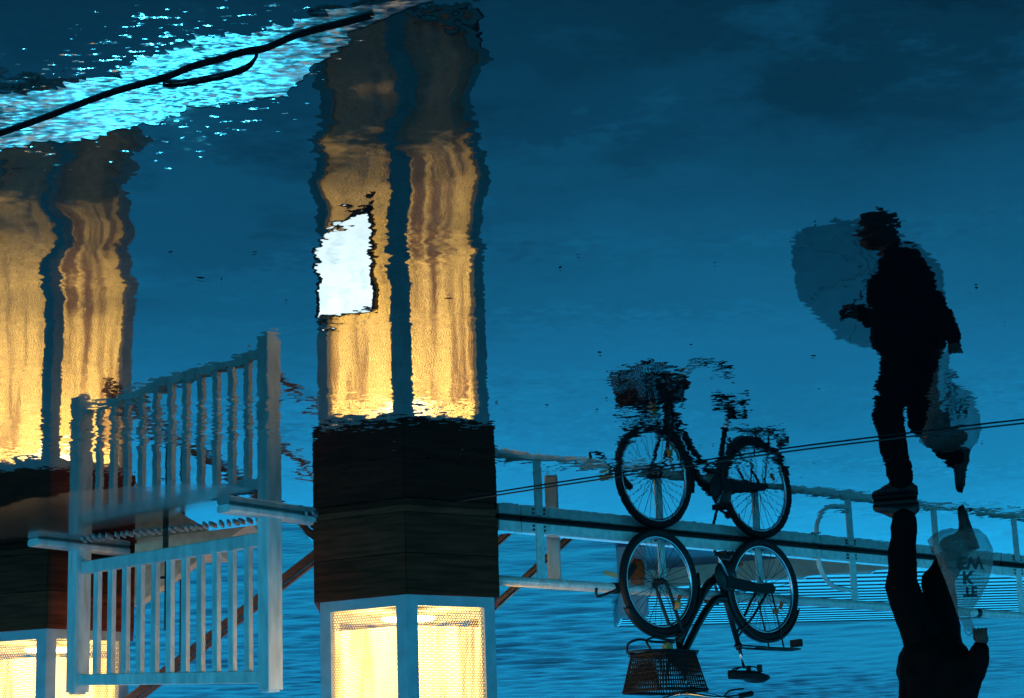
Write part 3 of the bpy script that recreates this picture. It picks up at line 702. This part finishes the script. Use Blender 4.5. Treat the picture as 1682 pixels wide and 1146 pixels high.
# ------------------------------------------------------------------ bicycle
def make_bike():
    WB, RW = 0.98, 0.345
    f0 = V(-0.897, 12.789, 0); hd = V(0.76, -0.65, 0).normalized(); o0 = f0 - hd*WB
    t = thing('bicycle', 'black step-through city bicycle with front basket parked against the quay railing', 'bicycle', o0, math.atan2(hd.y, hd.x))
    def wheel(cx, name, rz=0.0):
        w = bpy.data.objects.new(name, None); COL.objects.link(w); w.parent = t; w.location = (cx, 0, RW); w.rotation_euler = (0, 0, rz); w.empty_display_size = 0.05
        def ring(r_, k=56): return [V(r_*math.cos(2*PI*i/k), 0, r_*math.sin(2*PI*i/k)) for i in range(k)]
        g = G(); g.tube(ring(RW - 0.025), 0.025, 10, True); g.build('tyre', 'rubber', w, smooth_=True)
        g = G()
        k = 56
        for r_, ww in ((RW - 0.054, 0.011),):
            g.tube(ring(r_), ww, 8, True)
        g.build('rim', 'chrome', w, smooth_=True)
        g = G(); g.tube([(0, -0.05, 0), (0, -0.03, 0), (0, 0.03, 0), (0, 0.05, 0)], [0.012, 0.022, 0.022, 0.012], 12); g.build('hub', 'black_metal', w, smooth_=True)
        g = G()
        for i in range(32):
            a = 2*PI*i/32; b = a + (0.9 if (i//2) % 2 else -0.9); sy = 0.027 if i % 2 else -0.027
            g.tube([(0.02*math.cos(b), sy, 0.02*math.sin(b)), ((RW - 0.05)*math.cos(a), 0, (RW - 0.05)*math.sin(a))], 0.0021, 4)
        sp = g.build('spokes', 'steel_spoke', w); tag(sp, kind='stuff')
        for a in (2.6,):
            g = G(); g.box((0.20*math.cos(a), 0, 0.20*math.sin(a)), (0.055, 0.012, 0.022), Matrix.Rotation(-a + PI/2, 3, 'Y')); g.build('reflector', 'orange_plastic', w)
        return w
    wheel(WB, 'front_wheel', 0.0); wheel(0.0, 'rear_wheel')
    def guard(cx, a0, a1, r_=RW + 0.018):
        g = G(); k = 26; vs_ = []
        for i in range(k):
            a = R(a0 + (a1 - a0)*i/(k - 1))
            for j, (dy, dr) in enumerate(((-0.030, -0.016), (-0.018, 0), (0.018, 0), (0.030, -0.016))):
                vs_.append(V(cx + (r_ + dr)*math.cos(a), dy, RW + (r_ + dr)*math.sin(a)))
        fs = [(i*4 + j, i*4 + j + 1, i*4 + j + 5, i*4 + j + 4) for i in range(k - 1) for j in range(3)]
        g.add(vs_, fs); o = g.build('mudguard', 'black_metal', t, smooth_=True)
        md = o.modifiers.new('thickness', 'SOLIDIFY'); md.thickness = 0.003
        return o
    guard(WB, 30, 192); guard(0.0, -8, 160)
    fr = G()
    BB = V(0.42, 0, 0.285); ST = V(0.27, 0, 0.74); HB = V(0.835, 0, 0.70); HT = V(0.795, 0, 0.93)
    fr.tube([HB, HT], 0.022, 12); fr.tube([BB + V(0, -0.04, 0), BB + V(0, 0.04, 0)], 0.027, 12)
    fr.tube([BB, ST], 0.019, 12)
    fr.tube(spline([HB + V(-0.004, 0, 0.025), V(0.66, 0, 0.50), V(0.53, 0, 0.345), BB], 6), 0.029, 12)
    fr.tube(spline([HB + V(-0.022, 0, 0.13), V(0.62, 0, 0.58), V(0.48, 0, 0.445), V(0.375, 0, 0.425)], 6), 0.025, 12)
    for s_ in (-1, 1):
        fr.tube([BB + V(-0.02, 0.025*s_, 0), V(0.18, 0.05*s_, 0.315), V(0, 0.06*s_, RW)], 0.011, 8)
        fr.tube([ST + V(0.02, 0.012*s_, -0.06), V(0.16, 0.045*s_, 0.54), V(0, 0.06*s_, RW)], 0.009, 8)
    fr.build('frame', 'black_metal', t, smooth_=True)
    fk = G()
    fk.tube([HB + V(0, -0.045, -0.02), HB + V(0, 0.045, -0.02)], 0.015, 8)
    for s_ in (-1, 1): fk.tube(spline([HB + V(0, 0.045*s_, -0.02), V(0.90, 0.052*s_, 0.52), V(0.945, 0.055*s_, 0.41), V(WB, 0.058*s_, RW)], 5), [0.014]*15 + [0.011] if False else 0.012, 8)
    fk.build('fork', 'black_metal', t, smooth_=True)
    g = G(); g.tube([HT, V(0.775, 0, 1.04)], 0.013, 10); g.tube([V(0.775, 0, 1.04), V(0.83, 0, 1.06)], 0.014, 10)
    g.build('stem', 'chrome', t, smooth_=True)
    hb = G()
    for s_ in (-1, 1): hb.tube(spline([(0.83, 0, 1.06), (0.82, 0.10*s_, 1.07), (0.75, 0.25*s_, 1.10), (0.60, 0.29*s_, 1.09), (0.50, 0.29*s_, 1.075)], 6), 0.011, 10)
    h_ = hb.build('handlebar', 'chrome', t, smooth_=True)
    for s_ in (-1, 1):
        g = G(); g.capsule((0.60, 0.29*s_, 1.09), (0.49, 0.29*s_, 1.073), 0.017, 0.018); g.build('grip', 'black_plastic', h_, smooth_=True)
        g = G(); g.tube(spline([(0.72, 0.27*s_, 1.095), (0.70, 0.30*s_, 1.06), (0.58, 0.31*s_, 1.045)], 4), 0.006, 6); g.build('brake_lever', 'black_metal', h_, smooth_=True)
    # front rack and basket
    g = G(); g.tube(spline([(0.80, -0.14, 0.80), (1.05, -0.15, 0.80), (1.20, -0.10, 0.80), (1.23, 0, 0.80), (1.20, 0.10, 0.80), (1.05, 0.15, 0.80), (0.80, 0.14, 0.80)], 5), 0.008, 8)
    for x in (0.9, 1.0, 1.1): g.tube([(x, -0.15, 0.80), (x, 0.15, 0.80)], 0.006, 6)
    for s_ in (-1, 1): g.tube(spline([(1.19, 0.11*s_, 0.80), (1.20, 0.085*s_, 0.745), (1.12, 0.07*s_, 0.715), (1.0, 0.065*s_, 0.725), (0.90, 0.06*s_, 0.725), (0.84, 0.03*s_, 0.73)], 5), 0.008, 8)
    g.build('front_rack', 'black_metal', t, smooth_=True)
    bk = G(); zz0, zz1 = 0.815, 1.045
    def ringp(z, e):
        x0, x1, hw = 0.80 - e, 1.15 + e, 0.155 + e; c = 0.04
        return [V(x0, -hw + c, z), V(x0 + c, -hw, z), V(x1 - c, -hw, z), V(x1, -hw + c, z), V(x1, hw - c, z), V(x1 - c, hw, z), V(x0 + c, hw, z), V(x0, hw - c, z)]
    for k in range(9):
        z = zz0 + (zz1 - zz0)*k/8; bk.tube(ringp(z, 0.045*k/8), 0.004 if 0 < k < 8 else 0.011, 5, True)
    def onring(z, e, u_):
        P = ringp(z, e); L = [(P[(i + 1) % 8] - P[i]).length for i in range(8)]; s_ = u_*sum(L)
        for i in range(8):
            if s_ <= L[i]: return P[i].lerp(P[(i + 1) % 8], s_/L[i])
            s_ -= L[i]
        return P[0]
    for k in range(76):
        bk.tube([onring(zz0, 0, k/76), onring(zz1, 0.045, k/76)], 0.0045, 5)
    for k in range(10): x = 0.82 + 0.035*k; bk.tube([(x, -0.155, zz0), (x, 0.155, zz0)], 0.005, 5)
    bk.build('basket', 'black_plastic', t)
    g = G(); g.capsule((0.955, -0.03, 0.765), (0.975, -0.03, 0.765), 0.03, 0.028); g.build('headlamp', 'amber_plastic', t, smooth_=True)
    g = G(); g.tube([(0.895, -0.075, 0.50), (0.912, -0.075, 0.50)], 0.032, 14); g.build('front_reflector', 'amber_plastic', t, smooth_=True)
    # saddle
    g = G(); g.tube([ST, V(0.232, 0, 0.88)], 0.0125, 10); g.build('seat_post', 'chrome', t, smooth_=True)
    g = G(); g.tube([ST + V(0.006, 0, -0.02), ST + V(-0.004, 0, 0.02)], 0.024, 10); g.build('seat_clamp', 'black_metal', t, smooth_=True)
    g = G(); vs_ = []; prof = [(0.09, 0.100), (0.12, 0.115), (0.18, 0.10), (0.24, 0.06), (0.31, 0.035), (0.37, 0.025), (0.385, 0.008)]; k = 10
    for x, w in prof:
        for j in range(k):
            a = 2*PI*j/k; vs_.append(V(x, w*math.cos(a), 0.925 + (0.032 if math.sin(a) > 0 else 0.028)*math.sin(a) + (0.02 if x < 0.15 else 0)))
    g.add(vs_, [(i*k + j, i*k + (j + 1) % k, (i + 1)*k + (j + 1) % k, (i + 1)*k + j) for i in range(len(prof) - 1) for j in range(k)] + [tuple(range(k)), tuple(range((len(prof) - 1)*k, len(prof)*k))])
    s_o = g.build('saddle', 'black_plastic', t, smooth_=True)
    g = G()
    for s_ in (-1, 1): g.tube(spline([(0.14, 0.045*s_, 0.90), (0.17, 0.04*s_, 0.875), (0.28, 0.025*s_, 0.878), (0.35, 0.012*s_, 0.905)], 4), 0.005, 6)
    for s_ in (-1, 1): g.tube([(0.135, 0.05*s_, 0.86), (0.135, 0.05*s_, 0.91)], 0.018, 8)
    g.build('saddle_rails', 'black_metal', s_o)
    # rear rack
    g = G()
    for s_ in (-1, 1):
        g.tube(spline([(0.28, 0.03*s_, 0.735), (0.20, 0.06*s_, 0.74), (0.0, 0.065*s_, 0.745), (-0.24, 0.065*s_, 0.745), (-0.28, 0.04*s_, 0.745), (-0.285, 0, 0.745)], 5), 0.0065, 6)
        g.tube([(-0.10, 0.065*s_, 0.745), (-0.005, 0.07*s_, RW + 0.01)], 0.006, 6)
    for x in (0.1, -0.05, -0.2): g.tube([(x, -0.065, 0.745), (x, 0.065, 0.745)], 0.006, 6)
    g.tube([(0.2, 0, 0.75), (-0.25, 0, 0.75)], 0.008, 6)
    g.build('rear_rack', 'black_metal', t, smooth_=True)
    g = G(); g.box((-0.30, 0, 0.70), (0.03, 0.09, 0.05)); g.build('tail_lamp', 'black_plastic', t)
    g = G(); g.box((-0.03, -0.075, 0.50), (0.05, 0.012, 0.03)); g.build('side_reflector', 'orange_plastic', t)
    # drive: chain case, ring, cranks, pedals
    g = G(); g.lathe([(0.0, -0.008), (0.095, -0.008), (0.105, 0.0), (0.095, 0.008), (0.0, 0.008)], 28, BB + V(0, -0.062, 0), Matrix.Rotation(PI/2, 3, 'X')); g.build('chain_ring', 'black_metal', t, smooth_=True)
    g = G(); prof = [(0.42, 0.365), (0.05, 0.385), (-0.03, 0.375), (-0.045, 0.345), (-0.02, 0.318), (0.12, 0.322), (0.34, 0.30), (0.42, 0.26)]; n = len(prof)
    g.add([(x, -0.052, z) for x, z in prof] + [(x, -0.078, z) for x, z in prof], [(i, (i + 1) % n, n + (i + 1) % n, n + i) for i in range(n)] + [tuple(range(n)), tuple(range(n, 2*n))[::-1]])
    g.build('chain_case', 'black_plastic', t)
    ca = R(-52)
    for s_ in (-1, 1):
        q = V(math.cos(ca), 0, math.sin(ca))*(-s_)*0.165
        p1 = BB + q + V(0, 0.11*s_, 0)
        g = G(); g.tube([BB + V(0, 0.07*s_, 0), BB + q + V(0, 0.095*s_, 0)], [0.013, 0.009], 8); c_ = g.build('crank', 'chrome', t, smooth_=True)
        g = G(); g.box(p1 + V(0, 0.05*s_, 0.02), (0.085, 0.016, 0.022)); g.box(p1 + V(0, 0.05*s_, -0.0), (0.02, 0.10, 0.02)); g.box(p1 + V(0.035, 0.05*s_, 0), (0.018, 0.095, 0.026)); g.box(p1 + V(-0.035, 0.05*s_, 0), (0.018, 0.095, 0.026)); pd_ = g.build('pedal', 'black_plastic', c_)
        g = G(); g.box(p1 + V(-0.047, 0.05*s_, 0), (0.006, 0.05, 0.018)); g.build('reflector', 'orange_plastic', c_)
    # stand
    g = G(); g.tube([BB + V(-0.05, 0.02, -0.01), V(0.33, 0.06, 0.19), V(0.19, 0.12, 0.17)], 0.011, 8); g.build('stand_arm', 'black_metal', t, smooth_=True)
    g = G(); g.tube([V(0.33, 0.06, 0.20), V(0.31, 0.17, 0.006)], 0.010, 8); g.build('kickstand', 'black_metal', t, smooth_=True)
    g = G(); g.capsule((0.17, 0.12, 0.168), (0.12, 0.12, 0.165), 0.024, 0.022); g.build('stand_foot', 'black_plastic', t, smooth_=True)
    g = G(); g.capsule((0.10, 0.12, 0.165), (0.07, 0.12, 0.163), 0.018, 0.017); g.build('stand_reflector', 'orange_plastic', t, smooth_=True)
    # cables
    g = G(); g.tube(spline([(0.72, -0.24, 1.09), (0.86, -0.12, 1.02), (0.87, -0.05, 0.88), (0.80, -0.03, 0.70), (0.60, -0.03, 0.42)], 6), 0.003, 5); g.build('brake_cable', 'black_plastic', t)
make_bike()

# ------------------------------------------------------------------ walker with umbrella and shopping bag
HEAD = R(20)
PSC = (1.04, 1.04, 1.055)
ps_ = thing('person', 'person in dark padded jacket striding along the quay with umbrella and bag', 'person', (-2.33 - 0.09*math.sin(HEAD), 11.928 + 0.09*math.cos(HEAD), 0), HEAD)
ps_.scale = PSC
def remesh(o, vox, it=6, fac=0.5):
    m = o.modifiers.new('remesh', 'REMESH'); m.mode = 'VOXEL'; m.voxel_size = vox; m.use_smooth_shade = True
    s_ = o.modifiers.new('smooth', 'SMOOTH'); s_.iterations = it; s_.factor = fac
    return o
# local frame: +x forward, +y the person's left, z up.  right leg planted, left leg trailing with the foot lifted
hipR, kneeR, ankR = V(-0.10, -0.09, 0.92), V(0.035, -0.095, 0.50), V(-0.01, -0.09, 0.10)
hipL, kneeL, ankL = V(-0.14, 0.09, 0.92), V(-0.15, 0.09, 0.47), V(-0.33, 0.085, 0.225)
pel, chest, neck, headc = V(-0.12, 0, 0.97), V(-0.10, 0, 1.30), V(-0.045, 0, 1.50), V(0.03, 0, 1.665)
shR, elR, haR = V(-0.11, -0.20, 1.42), V(-0.30, -0.25, 1.13), V(-0.40, -0.24, 0.86)
shL, elL, haL = V(-0.08, 0.20, 1.42), V(0.03, 0.27, 1.14), V(0.22, 0.20, 1.20)
g = G()
g.capsule(hipR, kneeR, 0.085, 0.06); g.capsule(kneeR, ankR, 0.055, 0.04); g.capsule(hipL, kneeL, 0.085, 0.06); g.capsule(kneeL, ankL, 0.055, 0.04)
g.capsule(ankR, V(0.10, -0.10, 0.05), 0.04, 0.03); g.capsule(ankL, V(-0.33, 0.085, 0.09), 0.04, 0.03)
g.capsule(pel, chest, 0.14, 0.14); g.capsule(V(-0.11, -0.10, 1.38), V(-0.09, 0.10, 1.38), 0.11, 0.11); g.capsule(V(-0.09, 0, 1.42), neck, 0.075, 0.058); g.capsule(neck, headc - V(0.02, 0, 0.06), 0.055, 0.06)
g.ball(headc, 0.1, 16, (1.0, 0.80, 1.22)); g.ball(headc + V(0.035, 0, -0.065), 0.06, 12, (0.95, 0.9, 1.0))
g.capsule(headc + V(0.092, 0, 0.015), headc + V(0.118, 0, -0.022), 0.010, 0.015)                       # nose
for s_ in (-1, 1): g.ball(headc + V(-0.005, 0.083*s_, -0.012), 0.028, 10, (0.75, 0.4, 1.15))            # ears
g.capsule(headc + V(0.088, -0.02, -0.055), headc + V(0.088, 0.02, -0.055), 0.010, 0.010)                # lips
g.capsule(headc + V(0.086, -0.04, 0.03), headc + V(0.086, 0.04, 0.03), 0.012, 0.012)                    # brow
g.capsule(shR, elR, 0.055, 0.042); g.capsule(elR, haR, 0.04, 0.028); g.capsule(shL, elL, 0.055, 0.042); g.capsule(elL, haL, 0.04, 0.028)
remesh(g.build('body', 'skin', ps_, smooth_=True), 0.011, 4)
g = G()
for s_ in (-1, 1): g.ball(headc + V(0.083, 0.034*s_, 0.012), 0.0125, 10)
g.build('eyes', 'ink', ps_, smooth_=True)
# hair under a hood
g = G(); g.ball(headc + V(-0.022, 0, 0.02), 0.122, 18, (0.98, 0.90, 1.12)); g.ball(headc + V(-0.05, 0, -0.05), 0.09, 12); g.capsule(headc + V(0.045, -0.055, 0.085), headc + V(0.045, 0.055, 0.085), 0.04, 0.04)
for i in range(16):
    a = random.uniform(-2.6, 2.6); g.ball(headc + V(-0.03 + 0.09*math.cos(a + PI), 0.09*math.sin(a + PI), random.uniform(0.0, 0.12)), random.uniform(0.025, 0.04), 8)
remesh(g.build('hair', 'hair', ps_, smooth_=True), 0.013, 3)
# jacket
g = G()
g.capsule(V(-0.09, -0.06, 1.22), V(-0.11, -0.06, 0.97), 0.205, 0.215); g.capsule(V(-0.09, 0.06, 1.22), V(-0.11, 0.06, 0.97), 0.205, 0.215); g.capsule(V(-0.20, -0.16, 1.25), V(-0.24, -0.17, 1.0), 0.12, 0.13)
g.capsule(V(-0.12, -0.125, 1.36), V(-0.09, 0.125, 1.36), 0.15, 0.15); g.capsule(V(-0.10, 0, 1.40), V(-0.07, 0, 1.475), 0.10, 0.085)
g.ball((-0.12, 0, 1.47), 0.10, 12, (0.9, 1.15, 0.6))
g.capsule(shR, elR, 0.088, 0.075); g.capsule(elR, haR + V(-0.0, 0, 0.035), 0.072, 0.055); g.capsule(shL, elL, 0.088, 0.075); g.capsule(elL, haL + V(-0.04, 0.01, -0.01), 0.072, 0.055)
jk = remesh(g.build('jacket', 'black_cloth', ps_, smooth_=True), 0.014, 5)
dm = jk.modifiers.new('folds', 'DISPLACE'); tx = bpy.data.textures.new('folds', 'CLOUDS'); tx.noise_scale = 0.09; dm.texture = tx; dm.strength = 0.03; dm.mid_level = 0.5
# trousers
g = G()
g.capsule(hipR, kneeR, 0.125, 0.098); g.capsule(kneeR, ankR + V(0.0, 0, 0.02), 0.092, 0.074); g.capsule(hipL, kneeL, 0.125, 0.098); g.capsule(kneeL, ankL + V(0.02, 0, 0.02), 0.09, 0.07)
g.capsule(V(-0.12, -0.06, 0.95), V(-0.12, 0.06, 0.95), 0.14, 0.14)
tr_ = remesh(g.build('trousers', 'trouser_cloth', ps_, smooth_=True), 0.013, 4)
dm = tr_.modifiers.new('folds', 'DISPLACE'); dm.texture = tx; dm.strength = 0.022; dm.mid_level = 0.5
# shoes: sole, upper
def shoe(heel, toe, up, name='shoe'):
    d = (toe - heel); L = d.length; d.normalize(); s_ = d.cross(up).normalized(); u_ = s_.cross(d).normalized()
    g = G(); secs = [(-0.02, 0.020, 0.055), (0.02, 0.036, 0.085), (0.08, 0.038, 0.10), (0.13, 0.038, 0.085), (0.18, 0.045, 0.065), (0.23, 0.043, 0.055), (0.27, 0.030, 0.042), (0.285, 0.012, 0.03)]
    k = 10; vs_ = []
    for x, w, h_ in secs:
        for j in range(k):
            a = 2*PI*j/k; vs_.append(heel + d*(x*L/0.27) + s_*w*math.cos(a)*1.05 + u_*max(0.0, h_*0.5*(1 + math.sin(a))))
    g.add(vs_, [(i*k + j, i*k + (j + 1) % k, (i + 1)*k + (j + 1) % k, (i + 1)*k + j) for i in range(len(secs) - 1) for j in range(k)] + [tuple(range(k)), tuple(range((len(secs) - 1)*k, len(secs)*k))])
    o = g.build(name, 'shoe_leather', ps_, smooth_=True)
    g = G(); g.beam(heel - d*0.01 - u_*0.004, toe + d*0.005 - u_*0.004, 0.082, 0.022, 0.009) if abs(d.z) < 0.9 else None
    if g.v: g.build('sole', 'rubber', o)
    return o
shoe(V(-0.085, -0.085, 0.020), V(0.15, -0.100, 0.020), V(0, 0, 1))
shoe(V(-0.405, 0.085, 0.275), V(-0.34, 0.085, 0.048), V(1, 0, 0.3))
# hands: palm, four fingers and a thumb curled round what they hold
def hand(wrist, grip, axis, out, thumb_dir):
    """axis = direction of the held handle; out = from the handle to the palm"""
    axis, out = axis.normalized(), out.normalized(); side = axis.cross(out).normalized()
    g = G(); pc = grip + out*0.030
    g.capsule(wrist, pc - axis*0.0, 0.026, 0.026)
    g.ball(pc, 0.040, 12, (1, 1, 1)); 
    for i, (o_, L) in enumerate(((0.033, 0.92), (0.011, 1.0), (-0.011, 0.95), (-0.033, 0.78))):
        b0 = pc + axis*o_ + side*0.018*L; k1 = grip + axis*o_ + side*0.034*L + out*0.010; k2 = grip + axis*o_ + side*0.020*L - out*0.024; k3 = grip + axis*o_ - side*0.008 - out*0.024*L
        g.capsule(b0, k1, 0.0095, 0.009, 8); g.capsule(k1, k2, 0.009, 0.0085, 8); g.capsule(k2, k3, 0.0085, 0.0075, 8)
    t0 = pc + axis*0.03*thumb_dir - side*0.012; t1 = grip + axis*0.045*thumb_dir - side*0.03; t2 = grip + axis*0.035*thumb_dir - side*0.012 - out*0.024
    g.capsule(t0, t1, 0.012, 0.0105, 8); g.capsule(t1, t2, 0.0105, 0.0085, 8)
    return remesh(g.build('hand', 'skin', ps_, smooth_=True), 0.0045, 3)
gripR = haR + V(-0.01, 0.0, -0.055); hand(haR, gripR, V(1, 0.1, 0), V(0, 0.2, 1), 1)
gripL = haL + V(0.06, 0.0, 0.015); UAX = V(-0.30, 0.62, 0.70).normalized()
hand(haL, gripL, UAX, V(-1, 0, 0.2), 1)

# umbrella (held over the far shoulder, tilted away)
Mz = Matrix.Rotation(HEAD, 3, 'Z')
def pw(v): return ps_.location + Mz @ V(v.x*PSC[0], v.y*PSC[1], v.z*PSC[2])
gl = pw(gripL)
uax = (Mz @ UAX)
um = thing('umbrella', 'dark see-through umbrella tilted over the shoulder of the walking person', 'umbrella', gl)
apex = gl + uax*0.52 + Mz @ V(-0.02, 0, 0)
ux, uy = frame_of(uax)
def canopy_pt(r_, a): return apex + ux*math.cos(a)*r_ + uy*math.sin(a)*r_ - uax*(0.21*(r_/0.55)**2 + (0.0))
g = G(); vs_ = [apex]; fs = []; NR, NA = 7, 48
for i in range(1, NR + 1):
    for j in range(NA):
        a = 2*PI*j/NA; sc = 0.55*i/NR*(1 - 0.055*(0.5 - 0.5*math.cos(8*a))*(i/NR)**2)
        vs_.append(canopy_pt(sc, a) + uax*(-0.02*(0.5 - 0.5*math.cos(8*a))*(i/NR)))
fs = [(0, 1 + j, 1 + (j + 1) % NA) for j in range(NA)]
for i in range(NR - 1): fs += [(1 + i*NA + j, 1 + (i + 1)*NA + j, 1 + (i + 1)*NA + (j + 1) % NA, 1 + i*NA + (j + 1) % NA) for j in range(NA)]
g.add(vs_, fs); g.build('canopy', 'umbrella_film', um, True, True)
g = G(); g.tube([gl - uax*0.02, apex + uax*0.05], 0.006, 8); g.build('shaft', 'black_metal', um, True, True)
g = G(); g.capsule(gl - uax*0.09, gl + uax*0.05, 0.015, 0.013); g.build('handle', 'black_plastic', um, True, True)
for k in range(8):
    a = 2*PI*k/8; g = G(); g.tube([canopy_pt(0.55*q/5, a) - uax*0.006 for q in range(6)], 0.0018, 5)
    s2 = gl + uax*0.42; g.tube([s2, canopy_pt(0.27, a) - uax*0.008], 0.0022, 5); g.build('rib', 'black_metal', um, True)

# plastic shopping bag
gr = pw(gripR)
bgp = gr + V(0.075, -0.02, -0.61)
sb = thing('shopping_bag', 'half-clear plastic shopping bag with black letters hanging from the walking person\'s hand', 'bag', bgp)
g = G(); secs = [(0.0, 0.06, 0.02), (0.012, 0.125, 0.06), (0.05, 0.165, 0.085), (0.12, 0.17, 0.085), (0.20, 0.155, 0.075), (0.30, 0.125, 0.06), (0.40, 0.085, 0.042), (0.47, 0.05, 0.03), (0.50, 0.035, 0.022), (0.54, 0.030, 0.018), (0.59, 0.028, 0.012)]
k = 28; vs_ = []
for i, (z, w, d_) in enumerate(secs):
    for j in range(k):
        a = 2*PI*j/k; wr = 1 + 0.07*math.sin(5*a + i*1.3) + 0.05*math.sin(9*a + i*0.7)
        vs_.append(bgp + V(w*math.cos(a)*wr + 0.02*math.sin(i), d_*math.sin(a)*wr, z + 0.010*math.sin(3*a + i)))
g.add(vs_, [(i*k + j, i*k + (j + 1) % k, (i + 1)*k + (j + 1) % k, (i + 1)*k + j) for i in range(len(secs) - 1) for j in range(k)] + [tuple(range(k))])
g.build('film', 'clear_plastic', sb, True, True)
g = G()
for s_ in (-1, 1): g.tube(spline([bgp + V(0.025*s_, 0, 0.575), bgp + V(0.018*s_, 0, 0.605), bgp + V(0.0, 0, 0.622)], 4), 0.005, 6)
g.build('handles', 'clear_plastic', sb, True)
g = G(); g.ball(bgp + V(0.01, 0.02, 0.085), 0.1, 14, (1.15, 0.6, 0.62)); g.ball(bgp + V(0.05, 0.01, 0.17), 0.06, 12, (0.9, 0.7, 1.3))
g.build('contents', 'black_plastic', sb, True, True)
def lettering(txt, cx, cz, size):
    cu = bpy.data.curves.new('lettering', 'FONT'); cu.body = txt; cu.size = size; cu.align_x = 'CENTER'; cu.align_y = 'CENTER'; cu.extrude = 0.0; cu.offset = 0.0035
    o = bpy.data.objects.new('lettering', cu); COL.objects.link(o)
    dg = bpy.context.evaluated_depsgraph_get(); me = bpy.data.meshes.new_from_object(o.evaluated_get(dg)); bpy.data.objects.remove(o)
    for v in me.vertices:
        x, z = -v.co.x + cx, v.co.y + cz
        w = 0.155 - 0.20*max(0, z - 0.10); d_ = 0.105 - 0.13*max(0, z - 0.06)
        y = -d_*math.sqrt(max(0.1, 1 - min(0.9, abs(x)/w)**2)) - 0.022
        v.co = (x, y, z)
    me.materials.clear(); me.materials.append(MATS['ink'])
    o = bpy.data.objects.new('lettering', me); COL.objects.link(o); o.parent = sb
    return o
lettering('TE', -0.012, 0.375, 0.075)
lettering('K', -0.002, 0.292, 0.10)
lettering('EW', -0.025, 0.208, 0.10)
g = G(); g.box(bgp + V(-0.045, -0.106, 0.125), (0.045, 0.003, 0.012)); g.build('print_bar', 'ink', sb, True)

# ------------------------------------------------------------------ street lamp on the far quay (its light glints on the wet asphalt)
sl_ = thing('street_lamp', 'tall street lamp with cool white head on an arm over the quay', 'lamp', (6.6, 22.3, 0))
g = G(); g.tube([(0, 0, 0), (0, 0, 0.6), (0, 0, 0.62), (0, 0, 6.78)], [0.11, 0.11, 0.075, 0.05], 14); g.build('mast', 'painted_steel', sl_, smooth_=True)
g = G(); g.tube(spline([(0, 0, 6.78), (-0.25, 0, 7.0), (-1.0, 0, 7.08), (-2.45, 0, 7.05)], 6), 0.035, 10); g.build('arm', 'painted_steel', sl_, smooth_=True)
g = G(); g.lathe([(0.0, 0.10), (0.10, 0.09), (0.27, 0.03), (0.30, 0.0), (0.26, 0.0)], 24, (-2.77, 0, 6.98)); g.build('head', 'painted_steel', sl_, smooth_=True)
g = G(); g.lathe([(0.26, 0.0), (0.2, -0.05), (0.0, -0.07)], 24, (-2.77, 0, 6.975)); g.build('lens', 'street_lamp_glow', sl_, smooth_=True)

spd = bpy.data.lights.new('street_lamp_beam', 'SPOT'); spd.energy = 1100; spd.color = (0.05, 0.64, 1.0); spd.spot_size = R(4.4); spd.spot_blend = 0.55; spd.shadow_soft_size = 0.16
spo = bpy.data.objects.new('beam', spd); COL.objects.link(spo); spo.parent = sl_; spo.location = (-2.77, 0, 6.87)
aim = V(1.12, 4.86, 0) - V(3.83, 22.3, 6.87); spo.rotation_euler = aim.to_track_quat('-Z', 'Y').to_euler()
